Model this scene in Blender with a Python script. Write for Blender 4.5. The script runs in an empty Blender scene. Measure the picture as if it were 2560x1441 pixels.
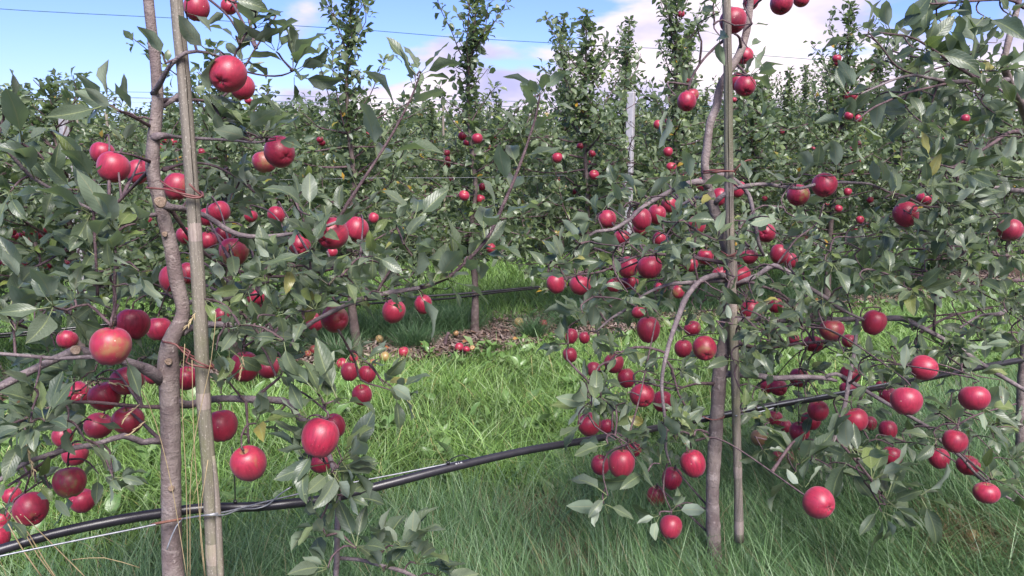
import bpy, math, random
import numpy as np
from mathutils import Vector, Matrix, Quaternion
random.seed(7); rng = np.random.default_rng(7)
S = bpy.context.scene
C = S.collection
R = math.radians
# ------------------------------------------------------------------ camera
FPX = 1934.0; CAMZ = 1.416; TH = math.atan(360.5 / FPX)
cd = bpy.data.cameras.new('camera'); cam = bpy.data.objects.new('camera', cd); C.objects.link(cam)
cd.sensor_width = 36; cd.lens = 36 * FPX / 2560; cd.clip_start = 0.05; cd.clip_end = 2000
cam.location = (0, 0, CAMZ); cam.rotation_euler = (math.pi / 2 - TH, 0, 0)
S.camera = cam
# ------------------------------------------------------------------ light
S.view_settings.view_transform = 'Standard'; S.view_settings.look = 'None'
S.view_settings.gamma = 1.0; S.view_settings.exposure = 1.72; S.view_settings.use_curve_mapping = False
SUN_EL, SUN_AZ = R(50), R(165)      # azimuth clockwise from +Y: behind the camera's right shoulder
w = bpy.data.worlds.new('World'); S.world = w; w.use_nodes = True
nt = w.node_tree; nt.nodes.clear()
def N(nt, t, **k):
    n = nt.nodes.new(t)
    for a, b in k.items():
        if a.startswith('i_'): n.inputs[int(a[2:]) if a[2:].isdigit() else a[2:].replace('_', ' ')].default_value = b
        else: setattr(n, a, b)
    return n
def L(nt, a, b): nt.links.new(a, b)
def M(nt, op, a, b=None, c=None, clamp=False):
    n = nt.nodes.new('ShaderNodeMath'); n.operation = op; n.use_clamp = clamp
    for i, x in enumerate((a, b, c)):
        if x is None: continue
        if isinstance(x, (int, float)): n.inputs[i].default_value = x
        else: nt.links.new(x, n.inputs[i])
    return n.outputs[0]
def MR(nt, x, a, b, c=0.0, d=1.0, smooth=True):
    n = nt.nodes.new('ShaderNodeMapRange'); n.interpolation_type = 'SMOOTHSTEP' if smooth else 'LINEAR'
    nt.links.new(x, n.inputs[0])
    for i, q in enumerate((a, b, c, d)): n.inputs[i + 1].default_value = q
    return n.outputs[0]
def MIX(nt, f, a, b, mode='MIX'):
    n = nt.nodes.new('ShaderNodeMix'); n.data_type = 'RGBA'; n.blend_type = mode
    if isinstance(f, (int, float)): n.inputs[0].default_value = f
    else: nt.links.new(f, n.inputs[0])
    for i, x in ((6, a), (7, b)):
        if isinstance(x, tuple): n.inputs[i].default_value = (*x, 1) if len(x) == 3 else x
        else: nt.links.new(x, n.inputs[i])
    return n.outputs[2]
sky = N(nt, 'ShaderNodeTexSky', sky_type='NISHITA', sun_disc=False, sun_elevation=SUN_EL, sun_rotation=SUN_AZ, altitude=300, air_density=1.0, dust_density=0.6, ozone_density=2.0)
SKY_STR = 0.076
skyc = N(nt, 'ShaderNodeVectorMath', operation='SCALE'); L(nt, sky.outputs[0], skyc.inputs[0]); skyc.inputs['Scale'].default_value = SKY_STR
skyt = N(nt, 'ShaderNodeVectorMath', operation='MULTIPLY'); L(nt, skyc.outputs[0], skyt.inputs[0]); skyt.inputs[1].default_value = (0.50, 0.56, 1.0)
tc = N(nt, 'ShaderNodeTexCoord'); sep = N(nt, 'ShaderNodeSeparateXYZ'); L(nt, tc.outputs['Generated'], sep.inputs[0])
cv = N(nt, 'ShaderNodeCombineXYZ')
zz = M(nt, 'ADD', M(nt, 'ABSOLUTE', sep.outputs[2]), 0.35)
L(nt, M(nt, 'DIVIDE', sep.outputs[0], zz), cv.inputs[0]); L(nt, M(nt, 'DIVIDE', sep.outputs[1], zz), cv.inputs[1]); cv.inputs[2].default_value = 5.1
n1 = N(nt, 'ShaderNodeTexNoise', i_Scale=1.7, i_Detail=8.0, i_Roughness=0.5, i_Distortion=0.2); L(nt, cv.outputs[0], n1.inputs['Vector'])
n2 = N(nt, 'ShaderNodeTexNoise', i_Scale=2.6, i_Detail=5.0, i_Roughness=0.5); L(nt, cv.outputs[0], n2.inputs['Vector'])
side = MR(nt, sep.outputs[0], -0.05, 0.30, -0.13, 0.13, False)
side = M(nt, 'ADD', side, MR(nt, sep.outputs[0], -0.42, -0.26, -0.12, 0.0))       # more cloud to the right
low = M(nt, 'MULTIPLY', MR(nt, sep.outputs[2], 0.055, 0.10, 0.26, 0.0), MR(nt, sep.outputs[0], -0.36, -0.24))                    # and near the horizon
cm = MR(nt, M(nt, 'ADD', M(nt, 'ADD', n1.outputs[0], side), low), 0.485, 0.57)
cc = MIX(nt, MR(nt, n2.outputs[0], 0.3, 0.65), (0.19, 0.19, 0.31), (0.40, 0.35, 0.385))
mixc = MIX(nt, cm, skyt.outputs[0], cc)
bg = N(nt, 'ShaderNodeBackground', i_Strength=1.0); L(nt, mixc, bg.inputs[0])
wo = N(nt, 'ShaderNodeOutputWorld'); L(nt, bg.outputs[0], wo.inputs[0])
sd = bpy.data.lights.new('sun', 'SUN'); sd.energy = 2.7; sd.angle = R(30); sd.color = (1.0, 0.95, 0.9)
so = bpy.data.objects.new('sun', sd); C.objects.link(so)
sdir = Vector((math.sin(SUN_AZ) * math.cos(SUN_EL), math.cos(SUN_AZ) * math.cos(SUN_EL), math.sin(SUN_EL)))
so.rotation_euler = sdir.to_track_quat('Z', 'Y').to_euler(); so.location = (4, -6, 10)
# ------------------------------------------------------------------ geometry of the rows
AL = R(64.5)
RD = np.array([math.sin(AL), math.cos(AL), 0.0])      # along the rows
RN = np.array([-math.cos(AL), math.sin(AL), 0.0])     # across the rows, away from the camera
ROW = [1.85 + 3.42 * k for k in range(12)]
def ray(u, v):
    x = (u - 1280) / FPX; y = (720.5 - v) / FPX
    return np.array([x, y * math.sin(TH) + math.cos(TH), y * math.cos(TH) - math.sin(TH)])
CAM = np.array([0, 0, CAMZ])
def on_row(u, v, o=0.0, p=ROW[0]):
    """the place seen at (u, v) on the upright plane of a row, o metres behind it; and its distance"""
    r = ray(u, v); k = (p + o) / (r @ RN)
    return CAM + r * k, k
def at_depth(u, v, k): return CAM + ray(u, v) * k
def on_ground(u, v, z=0.0):
    r = ray(u, v); return CAM + r * ((z - CAMZ) / r[2])
def rowpt(p, s, z=0.0): return RN * p + RD * s + np.array([0, 0, z])
FWD = np.array([0, math.cos(TH), -math.sin(TH)]); UPV = np.array([0, math.sin(TH), math.cos(TH)]); RT = np.array([1.0, 0, 0])
def project(P):
    d = np.atleast_2d(P) - CAM
    z = d @ FWD; zs = np.where(np.abs(z) < 1e-6, 1e-6, z)
    return 1280 + FPX * (d @ RT) / zs, 720.5 - FPX * (d @ UPV) / zs, z
# ------------------------------------------------------------------ materials
def new_mat(name):
    m = bpy.data.materials.new(name); m.use_nodes = True; nt = m.node_tree; nt.nodes.clear()
    out = N(nt, 'ShaderNodeOutputMaterial'); b = N(nt, 'ShaderNodeBsdfPrincipled'); L(nt, b.outputs[0], out.inputs[0])
    return m, nt, b, out
def bump(nt, h, b, strength=0.4, dist=0.002):
    n = N(nt, 'ShaderNodeBump'); n.inputs['Strength'].default_value = strength; n.inputs['Distance'].default_value = dist
    L(nt, h, n.inputs['Height']); L(nt, n.outputs[0], b.inputs['Normal'])
def noise(nt, scale, detail=4, rough=0.55, vec=None, dist=0.0):
    n = N(nt, 'ShaderNodeTexNoise'); n.inputs['Scale'].default_value = scale; n.inputs['Detail'].default_value = detail
    n.inputs['Roughness'].default_value = rough; n.inputs['Distortion'].default_value = dist
    if vec is not None: L(nt, vec, n.inputs['Vector'])
    return n.outputs[0]
def scaled(nt, sx, sy, sz, kind='Object'):
    t = N(nt, 'ShaderNodeTexCoord'); m = N(nt, 'ShaderNodeMapping'); m.inputs['Scale'].default_value = (sx, sy, sz)
    L(nt, t.outputs[kind], m.inputs['Vector']); return m.outputs[0]

def leaf_material(name, tops, under, fine=True, trans=0.30):
    m, nt, b, out = new_mat(name)
    at = N(nt, 'ShaderNodeAttribute', attribute_name='rnd'); oi = N(nt, 'ShaderNodeObjectInfo')
    r = M(nt, 'FRACT', M(nt, 'ADD', at.outputs['Fac'], oi.outputs['Random']))
    cr = N(nt, 'ShaderNodeValToRGB'); L(nt, r, cr.inputs[0]); e = cr.color_ramp.elements
    e[0].position = 0; e[0].color = (*tops[0][1], 1); e[1].position = tops[-1][0]; e[1].color = (*tops[-1][1], 1)
    for p, c in tops[1:-1]:
        q = e.new(p); q.color = (*c, 1)
    r2 = M(nt, 'FRACT', M(nt, 'MULTIPLY', r, 17.3))
    uv = N(nt, 'ShaderNodeUVMap'); s = N(nt, 'ShaderNodeSeparateXYZ'); L(nt, uv.outputs[0], s.inputs[0])
    ax = M(nt, 'ABSOLUTE', M(nt, 'SUBTRACT', M(nt, 'MULTIPLY', s.outputs[0], 2.0), 1.0))
    rib = MR(nt, ax, 0.03, 0.09, 1.0, 0.0)
    top = cr.outputs[0]; un = MIX(nt, r2, under[0], under[1])
    if fine:
        ph = M(nt, 'SUBTRACT', M(nt, 'MULTIPLY', s.outputs[1], 9.0), M(nt, 'MULTIPLY', ax, 2.2))
        tri = M(nt, 'ABSOLUTE', M(nt, 'SUBTRACT', M(nt, 'FRACT', ph), 0.5))
        vein = MR(nt, tri, 0.40, 0.5)
        ns = noise(nt, 55, 3, 0.6, scaled(nt, 1, 1, 1))
        top = MIX(nt, MR(nt, ns, 0.35, 0.7, 0.0, 0.45), top, tuple(c * 0.6 for c in tops[0][1]))
        top = MIX(nt, M(nt, 'MULTIPLY', vein, 0.28), top, (0.13, 0.17, 0.09))
        un = MIX(nt, M(nt, 'MULTIPLY', vein, 0.35), un, (0.24, 0.27, 0.17))
        h = M(nt, 'SUBTRACT', M(nt, 'MULTIPLY', ns, 0.3), M(nt, 'MULTIPLY', vein, 0.8))
        bump(nt, h, b, 0.5, 0.0015)
        # brown spots and blotches on a few leaves
        sp = noise(nt, 120, 2, 0.5, scaled(nt, 1, 1, 1))
        few = M(nt, 'GREATER_THAN', r2, 0.8)
        top = MIX(nt, M(nt, 'MULTIPLY', M(nt, 'GREATER_THAN', sp, 0.68), few), top, (0.10, 0.055, 0.025))
    top = MIX(nt, M(nt, 'MULTIPLY', rib, 0.7), top, (0.24, 0.28, 0.12))
    un = MIX(nt, M(nt, 'MULTIPLY', rib, 0.7), un, (0.32, 0.33, 0.2))
    g = N(nt, 'ShaderNodeNewGeometry')
    col = MIX(nt, g.outputs['Backfacing'], top, un)
    L(nt, col, b.inputs['Base Color'])
    L(nt, MR(nt, g.outputs['Backfacing'], 0, 1, 0.36, 0.70, False), b.inputs['Roughness'])
    b.inputs['Specular IOR Level'].default_value = 0.55
    t = N(nt, 'ShaderNodeBsdfTranslucent'); L(nt, MIX(nt, 0.55, col, (0.16, 0.26, 0.04)), t.inputs[0])
    ms = N(nt, 'ShaderNodeMixShader', i_0=trans); L(nt, b.outputs[0], ms.inputs[1]); L(nt, t.outputs[0], ms.inputs[2]); L(nt, ms.outputs[0], out.inputs[0])
    return m
MLEAF = leaf_material('apple_leaf', [(0, (0.070, 0.100, 0.068)), (0.3, (0.086, 0.120, 0.072)), (0.6, (0.108, 0.144, 0.078)), (0.85, (0.140, 0.172, 0.122)), (0.955, (0.15, 0.20, 0.06)), (0.988, (0.18, 0.23, 0.07)), (0.998, (0.28, 0.24, 0.06))],
                      ((0.26, 0.31, 0.24), (0.19, 0.25, 0.16)))
MLEAF2 = leaf_material('distant_leaf', [(0, (0.098, 0.138, 0.090)), (0.4, (0.125, 0.168, 0.094)), (0.8, (0.165, 0.21, 0.118)), (0.955, (0.15, 0.21, 0.06)), (0.985, (0.19, 0.24, 0.06)), (0.997, (0.42, 0.24, 0.03))],
                       ((0.17, 0.22, 0.14), (0.13, 0.19, 0.10)), fine=False, trans=0.38)
MLEAF3 = leaf_material('far_leaf', [(0, (0.10, 0.140, 0.085)), (0.5, (0.145, 0.190, 0.10)), (0.97, (0.17, 0.22, 0.085)), (0.99, (0.3, 0.2, 0.04))],
                       ((0.16, 0.21, 0.13), (0.13, 0.18, 0.10)), fine=False, trans=0.38)

def bark_material(name, c1, c2, c3, scale=1.0):
    m, nt, b, out = new_mat(name)
    a = noise(nt, 1.0, 5, 0.6, scaled(nt, 22 * scale, 22 * scale, 60 * scale), 1.2)
    c = noise(nt, 14 * scale, 5, 0.65, scaled(nt, 1, 1, 1))
    f = noise(nt, 260, 3, 0.6, scaled(nt, 1, 1, 1))
    big = noise(nt, 38 * scale, 4, 0.7, scaled(nt, 1, 1, 0.7))
    col = MIX(nt, MR(nt, c, 0.40, 0.60), c1, c2)
    col = MIX(nt, MR(nt, big, 0.58, 0.66, 0, 0.7), col, tuple(x * .9 for x in c3))
    col = MIX(nt, MR(nt, big, 0.42, 0.34, 0, 0.6), col, (c1[0] * .5, c1[1] * .55, c1[2] * .5))
    lent = MR(nt, a, 0.60, 0.68)
    col = MIX(nt, M(nt, 'MULTIPLY', lent, 0.45), col, c3)
    col = MIX(nt, MR(nt, a, 0.38, 0.26, 0.0, 0.5), col, tuple(x * 0.35 for x in c1))
    col = MIX(nt, MR(nt, f, 0.3, 0.7, 0.0, 0.35), col, tuple(x * 0.5 for x in c2))
    L(nt, col, b.inputs['Base Color']); b.inputs['Roughness'].default_value = 0.72; b.inputs['Specular IOR Level'].default_value = 0.3
    bump(nt, M(nt, 'ADD', M(nt, 'MULTIPLY', a, 0.5), M(nt, 'ADD', M(nt, 'MULTIPLY', c, 0.7), M(nt, 'ADD', M(nt, 'MULTIPLY', f, 0.5), M(nt, 'MULTIPLY', big, 0.7)))), b, 1.0, 0.005)
    return m
MTRUNK = bark_material('trunk_bark', (0.165, 0.122, 0.118), (0.26, 0.21, 0.195), (0.44, 0.37, 0.35))
MBRANCH = bark_material('branch_bark', (0.13, 0.10, 0.11), (0.21, 0.17, 0.175), (0.36, 0.30, 0.29), 1.6)
MTWIG = bark_material('twig_bark', (0.075, 0.045, 0.055), (0.13, 0.085, 0.09), (0.25, 0.19, 0.19), 2.2)
MROWBARK = bark_material('row_bark', (0.085, 0.06, 0.058), (0.14, 0.105, 0.098), (0.23, 0.18, 0.17))
MSCAR = bark_material('scar_wood', (0.22, 0.15, 0.11), (0.34, 0.25, 0.19), (0.40, 0.33, 0.27), 3)

def stake_material(name, base, spk, crackc, vert=3.0):
    m, nt, b, out = new_mat(name)
    g = noise(nt, 1, 6, 0.6, scaled(nt, 160, 160, vert))
    sp = noise(nt, 330, 3, 0.7, scaled(nt, 1, 1, 0.55))
    mo = noise(nt, 9, 4, 0.6, scaled(nt, 1, 1, 0.5))
    col = MIX(nt, MR(nt, g, 0.35, 0.65), base, tuple(x * 0.62 for x in base))
    col = MIX(nt, MR(nt, mo, 0.45, 0.65, 0.0, 0.6), col, (base[0] * 0.75, base[1] * 0.9, base[2] * 0.55))
    col = MIX(nt, MR(nt, sp, 0.60, 0.66, 0, 0.75), col, spk)
    col = MIX(nt, MR(nt, sp, 0.36, 0.30, 0, 0.8), col, crackc)
    L(nt, col, b.inputs['Base Color']); b.inputs['Roughness'].default_value = 0.8; b.inputs['Specular IOR Level'].default_value = 0.25
    bump(nt, M(nt, 'ADD', g, sp), b, 0.6, 0.002)
    return m
MSTAKE = stake_material('weathered_bamboo', (0.235, 0.205, 0.17), (0.46, 0.42, 0.36), (0.075, 0.065, 0.05))
MNODE = stake_material('bamboo_node', (0.36, 0.29, 0.26), (0.45, 0.38, 0.33), (0.18, 0.14, 0.12))
MWOOD = stake_material('grey_wood', (0.25, 0.21, 0.18), (0.4, 0.35, 0.3), (0.10, 0.08, 0.07))
def plain(name, c, rough=0.6, metal=0.0, spec=0.5, ns=None, amt=0.3):
    m, nt, b, out = new_mat(name)
    if ns:
        f = noise(nt, ns, 4, 0.6, scaled(nt, 1, 1, 1))
        L(nt, MIX(nt, MR(nt, f, 0.3, 0.7, 0, min(1, amt * 2)), c, tuple(x * 0.45 for x in c)), b.inputs['Base Color'])
        bump(nt, f, b, 0.25, 0.001)
    else: b.inputs['Base Color'].default_value = (*c, 1)
    b.inputs['Roughness'].default_value = rough; b.inputs['Metallic'].default_value = metal; b.inputs['Specular IOR Level'].default_value = spec
    return m
MCRACK = plain('crack_dark', (0.02, 0.017, 0.015), 0.95, 0, 0.1)
MPIPE = plain('black_polythene', (0.022, 0.020, 0.026), 0.34, 0, 0.5, 40, 0.25)
MCABLE = plain('black_plastic', (0.015, 0.015, 0.018), 0.4, 0, 0.5)
MPRINT = plain('pipe_print', (0.45, 0.45, 0.47), 0.6)
MWIRE = plain('galvanised_wire', (0.33, 0.34, 0.37), 0.5, 0.6, 0.5, 120, 0.3)
MGWIRE = plain('green_trellis_wire', (0.04, 0.12, 0.11), 0.5)
MTIE = plain('brown_tie', (0.16, 0.055, 0.05), 0.5, 0, 0.4, 200, 0.3)
MRUST = plain('rusty_wire', (0.25, 0.12, 0.09), 0.8, 0.2, 0.3, 300, 0.4)
MCONC = plain('pale_concrete', (0.37, 0.36, 0.38), 0.9, 0, 0.2, 30, 0.2)
MSTRAW = plain('dry_straw', (0.42, 0.33, 0.19), 0.8, 0, 0.2, 60, 0.25)
MSTEM = plain('apple_stem', (0.11, 0.075, 0.05), 0.7, 0, 0.3, 400, 0.3)
MCALYX = plain('calyx', (0.13, 0.10, 0.075), 0.9, 0, 0.2, 500, 0.3)
def apple_material():
    m, nt, b, out = new_mat('apple_skin')
    oi = N(nt, 'ShaderNodeObjectInfo'); cs = N(nt, 'ShaderNodeSeparateColor'); L(nt, oi.outputs['Color'], cs.inputs[0])
    tco = N(nt, 'ShaderNodeTexCoord')
    off = N(nt, 'ShaderNodeVectorMath', operation='SCALE'); cx = N(nt, 'ShaderNodeCombineXYZ')
    for i in range(3): L(nt, M(nt, 'MULTIPLY', oi.outputs['Random'], (37.0, 91.0, 13.0)[i]), cx.inputs[i])
    ad = N(nt, 'ShaderNodeVectorMath', operation='ADD'); L(nt, tco.outputs['Object'], ad.inputs[0]); L(nt, cx.outputs[0], ad.inputs[1])
    def mp(sx, sy, sz):
        q = N(nt, 'ShaderNodeMapping'); q.inputs['Scale'].default_value = (sx, sy, sz); L(nt, ad.outputs[0], q.inputs['Vector']); return q.outputs[0]
    sep = N(nt, 'ShaderNodeSeparateXYZ'); L(nt, tco.outputs['Object'], sep.inputs[0])
    blot = noise(nt, 0.9, 3, 0.5, mp(1, 1, 1))
    streak = noise(nt, 6.5, 4, 0.6, mp(1, 1, 0.16))
    fine = noise(nt, 40, 2, 0.5, mp(1, 1, 0.6))
    red = MIX(nt, MR(nt, streak, 0.35, 0.68), (0.29, 0.011, 0.038), (0.15, 0.005, 0.022))
    red = MIX(nt, MR(nt, fine, 0.4, 0.75, 0, 0.35), red, (0.36, 0.024, 0.045))
    # blotches of the fruit's own yellow-green ground colour, by how green this apple is
    ga = M(nt, 'ADD', blot, M(nt, 'MULTIPLY', cs.outputs[0], 0.55))
    ga = M(nt, 'ADD', ga, M(nt, 'MULTIPLY', streak, 0.18))
    col = MIX(nt, MR(nt, ga, 0.72, 0.98, 0, 0.85), red, (0.25, 0.22, 0.07))
    col = MIX(nt, M(nt, 'MULTIPLY', cs.outputs[1], 0.55), col, (0.20, 0.03, 0.05))
    col = MIX(nt, MR(nt, oi.outputs['Random'], 0, 1, 0, 0.35, False), col, (0.36, 0.035, 0.06))
    rr = M(nt, 'SQRT', M(nt, 'ADD', M(nt, 'POWER', sep.outputs[0], 2.0), M(nt, 'POWER', sep.outputs[1], 2.0)))
    cav = M(nt, 'MULTIPLY', MR(nt, rr, 0.10, 0.34, 1, 0), M(nt, 'GREATER_THAN', sep.outputs[2], 0.0))
    col = MIX(nt, M(nt, 'MULTIPLY', cav, 0.75), col, (0.30, 0.20, 0.08))
    vo = N(nt, 'ShaderNodeTexVoronoi'); vo.inputs['Scale'].default_value = 5.0; L(nt, ad.outputs[0], vo.inputs['Vector'])
    dot = MR(nt, vo.outputs['Distance'], 0.045, 0.085, 1, 0)
    col = MIX(nt, M(nt, 'MULTIPLY', dot, 0.55), col, (0.62, 0.36, 0.30))
    vo2 = N(nt, 'ShaderNodeTexVoronoi'); vo2.inputs['Scale'].default_value = 1.3; L(nt, ad.outputs[0], vo2.inputs['Vector'])
    col = MIX(nt, MR(nt, vo2.outputs['Distance'], 0.04, 0.06, 0.8, 0), col, (0.55, 0.42, 0.30))
    L(nt, col, b.inputs['Base Color'])
    L(nt, MR(nt, fine, 0.3, 0.7, 0.36, 0.50), b.inputs['Roughness'])
    b.inputs['Specular IOR Level'].default_value = 0.5
    b.inputs['Sheen Weight'].default_value = 0.12; b.inputs['Sheen Roughness'].default_value = 0.5; b.inputs['Sheen Tint'].default_value = (0.75, 0.7, 0.95, 1)
    b.inputs['Subsurface Weight'].default_value = 0.0
    bump(nt, fine, b, 0.08, 0.001)
    return m
MAPPLE = apple_material()
def tint_material(name, rough=0.5, spec=0.4, trans=0.25):
    m, nt, b, out = new_mat(name)
    at = N(nt, 'ShaderNodeAttribute', attribute_name='tint'); L(nt, at.outputs['Color'], b.inputs['Base Color'])
    b.inputs['Roughness'].default_value = rough; b.inputs['Specular IOR Level'].default_value = spec
    if trans:
        t = N(nt, 'ShaderNodeBsdfTranslucent'); L(nt, at.outputs['Color'], t.inputs[0])
        ms = N(nt, 'ShaderNodeMixShader', i_0=trans); L(nt, b.outputs[0], ms.inputs[1]); L(nt, t.outputs[0], ms.inputs[2]); L(nt, ms.outputs[0], out.inputs[0])
    return m
MGRASS = tint_material('grass_blade', 0.45, 0.5, 0.3)
MCHIP = tint_material('wood_chip', 0.85, 0.2, 0)
def ground_material():
    m, nt, b, out = new_mat('ground')
    v = scaled(nt, 1, 1, 1)
    a = noise(nt, 1.2, 6, 0.6, v); c = noise(nt, 30, 5, 0.7, v); f = noise(nt, 160, 3, 0.7, v)
    col = MIX(nt, MR(nt, a, 0.35, 0.65), (0.040, 0.068, 0.020), (0.055, 0.085, 0.025))
    col = MIX(nt, MR(nt, c, 0.52, 0.72, 0, 0.7), col, (0.075, 0.058, 0.035))
    col = MIX(nt, MR(nt, f, 0.3, 0.7, 0, 0.6), col, (0.02, 0.03, 0.012))
    L(nt, col, b.inputs['Base Color']); b.inputs['Roughness'].default_value = 0.95; b.inputs['Specular IOR Level'].default_value = 0.1
    bump(nt, M(nt, 'ADD', c, f), b, 1.0, 0.02)
    return m
MGROUND = ground_material()
# ------------------------------------------------------------------ mesh helpers
class MB:
    def __init__(s): s.v = []; s.f = []; s.n = 0; s.rnd = []; s.uv = []
    def add(s, v, f, uv=None, rnd=None, tint=None):
        s.v.append(np.asarray(v, float)); s.f.append([tuple(i + s.n for i in q) for q in f]); s.n += len(v)
    def build(s, name, mat, parent=None, origin=None, smooth=True):
        v = np.concatenate(s.v); f = [q for g in s.f for q in g]
        o0 = np.zeros(3) if origin is None else np.asarray(origin)
        me = bpy.data.meshes.new(name); me.from_pydata((v - o0).tolist(), [], f); me.update()
        if smooth: me.polygons.foreach_set('use_smooth', [True] * len(f))
        me.materials.append(mat)
        return link(name, me, parent)
def link(name, me, parent=None):
    o = bpy.data.objects.new(name, me); C.objects.link(o)
    if parent is not None: o.parent = parent
    return o
def tag(o, label=None, cat=None, group=None, kind=None):
    for k, x in (('label', label), ('category', cat), ('group', group), ('kind', kind)):
        if x: o[k] = x
    return o
def empty(name, loc, label, cat, group=None):
    o = bpy.data.objects.new(name, None); C.objects.link(o); o.location = tuple(loc); o.empty_display_size = 0.1
    return tag(o, label, cat, group)
def raw_mesh(name, v, faces, nper, mat, attrs=None, uvs=None, smooth=True):
    """v (n,3); faces: flat loop index array, nper: per-face loop counts; attrs: {name: (type, data per vertex)}"""
    me = bpy.data.meshes.new(name)
    me.vertices.add(len(v)); me.vertices.foreach_set('co', np.ascontiguousarray(v, dtype=np.float32).ravel())
    me.loops.add(len(faces)); me.loops.foreach_set('vertex_index', np.asarray(faces, dtype=np.int32))
    st = np.concatenate([[0], np.cumsum(nper)[:-1]]).astype(np.int32)
    me.polygons.add(len(nper)); me.polygons.foreach_set('loop_start', st)
    try: me.polygons.foreach_set('loop_total', np.asarray(nper, dtype=np.int32))
    except Exception: pass
    if smooth: me.polygons.foreach_set('use_smooth', np.ones(len(nper), dtype=bool))
    for k, (t, d) in (attrs or {}).items():
        a = me.attributes.new(k, t, 'POINT'); a.data.foreach_set('color' if 'COLOR' in t else 'value', np.ascontiguousarray(d, dtype=np.float32).ravel())
    if uvs is not None:
        u = me.uv_layers.new(name='UVMap'); u.data.foreach_set('uv', np.ascontiguousarray(uvs[np.asarray(faces)], dtype=np.float32).ravel())
    me.update(); me.validate(verbose=False); me.materials.append(mat)
    return me
def spline(pts, rad, step=0.02):
    """Catmull-Rom through the points with radii"""
    p = np.asarray(pts, float); r = np.asarray(rad, float)
    if len(p) == 2:
        n = max(2, int(np.linalg.norm(p[1] - p[0]) / step)); t = np.linspace(0, 1, n + 1)[:, None]
        return p[0] * (1 - t) + p[1] * t, r[0] * (1 - t[:, 0]) + r[1] * t[:, 0]
    P = np.vstack([2 * p[0] - p[1], p, 2 * p[-1] - p[-2]]); out = []; ro = []
    for i in range(1, len(P) - 2):
        n = max(2, int(np.linalg.norm(P[i + 1] - P[i]) / step))
        for t in np.arange(n) / n:
            a, b_, c, d = P[i - 1:i + 3]
            out.append(0.5 * ((2 * b_) + (-a + c) * t + (2 * a - 5 * b_ + 4 * c - d) * t * t + (-a + 3 * b_ - 3 * c + d) * t ** 3))
            ro.append(r[i - 1] * (1 - t) + r[i] * t)
    out.append(p[-1]); ro.append(r[-1])
    return np.array(out), np.array(ro)
def tube(mb, pts, rad, sides=8, step=0.02, knob=0.0, cap=True, squash=None, raw=False):
    p, r = (np.asarray(pts, float), np.asarray(rad, float)) if raw else spline(pts, rad, step)
    n = len(p); t = np.gradient(p, axis=0); t /= np.linalg.norm(t, axis=1)[:, None] + 1e-12
    a = np.cross(t[0], [0.3, 0.1, 0.9]); 
    if np.linalg.norm(a) < 1e-3: a = np.cross(t[0], [1, 0, 0])
    a /= np.linalg.norm(a); V = []
    ang = np.arange(sides) * 2 * math.pi / sides
    ph = random.random() * 9
    for i in range(n):
        a = a - t[i] * (a @ t[i]); a /= np.linalg.norm(a); b_ = np.cross(t[i], a)
        rr = r[i]
        if knob:
            rr = rr * (1 + knob * (0.5 * math.sin(i * 1.7 + ph) + 0.6 * max(0, math.sin(i * 0.61 + ph * 2)) ** 6 + 0.3 * (random.random() - .5)))
        ra = rr * (1 + (knob * 0.35) * np.sin(ang * 2 + i * 0.35 + ph)) if knob else rr * np.ones(sides)
        V.append(p[i] + np.outer(np.cos(ang) * ra, a) + np.outer(np.sin(ang) * ra, b_))
    V = np.concatenate(V); F = []
    for i in range(n - 1):
        for j in range(sides):
            k = (j + 1) % sides
            F.append((i * sides + j, i * sides + k, (i + 1) * sides + k, (i + 1) * sides + j))
    if cap:
        F.append(tuple(range(sides - 1, -1, -1))); F.append(tuple((n - 1) * sides + j for j in range(sides)))
    mb.add(V, F)
    return p
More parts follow.
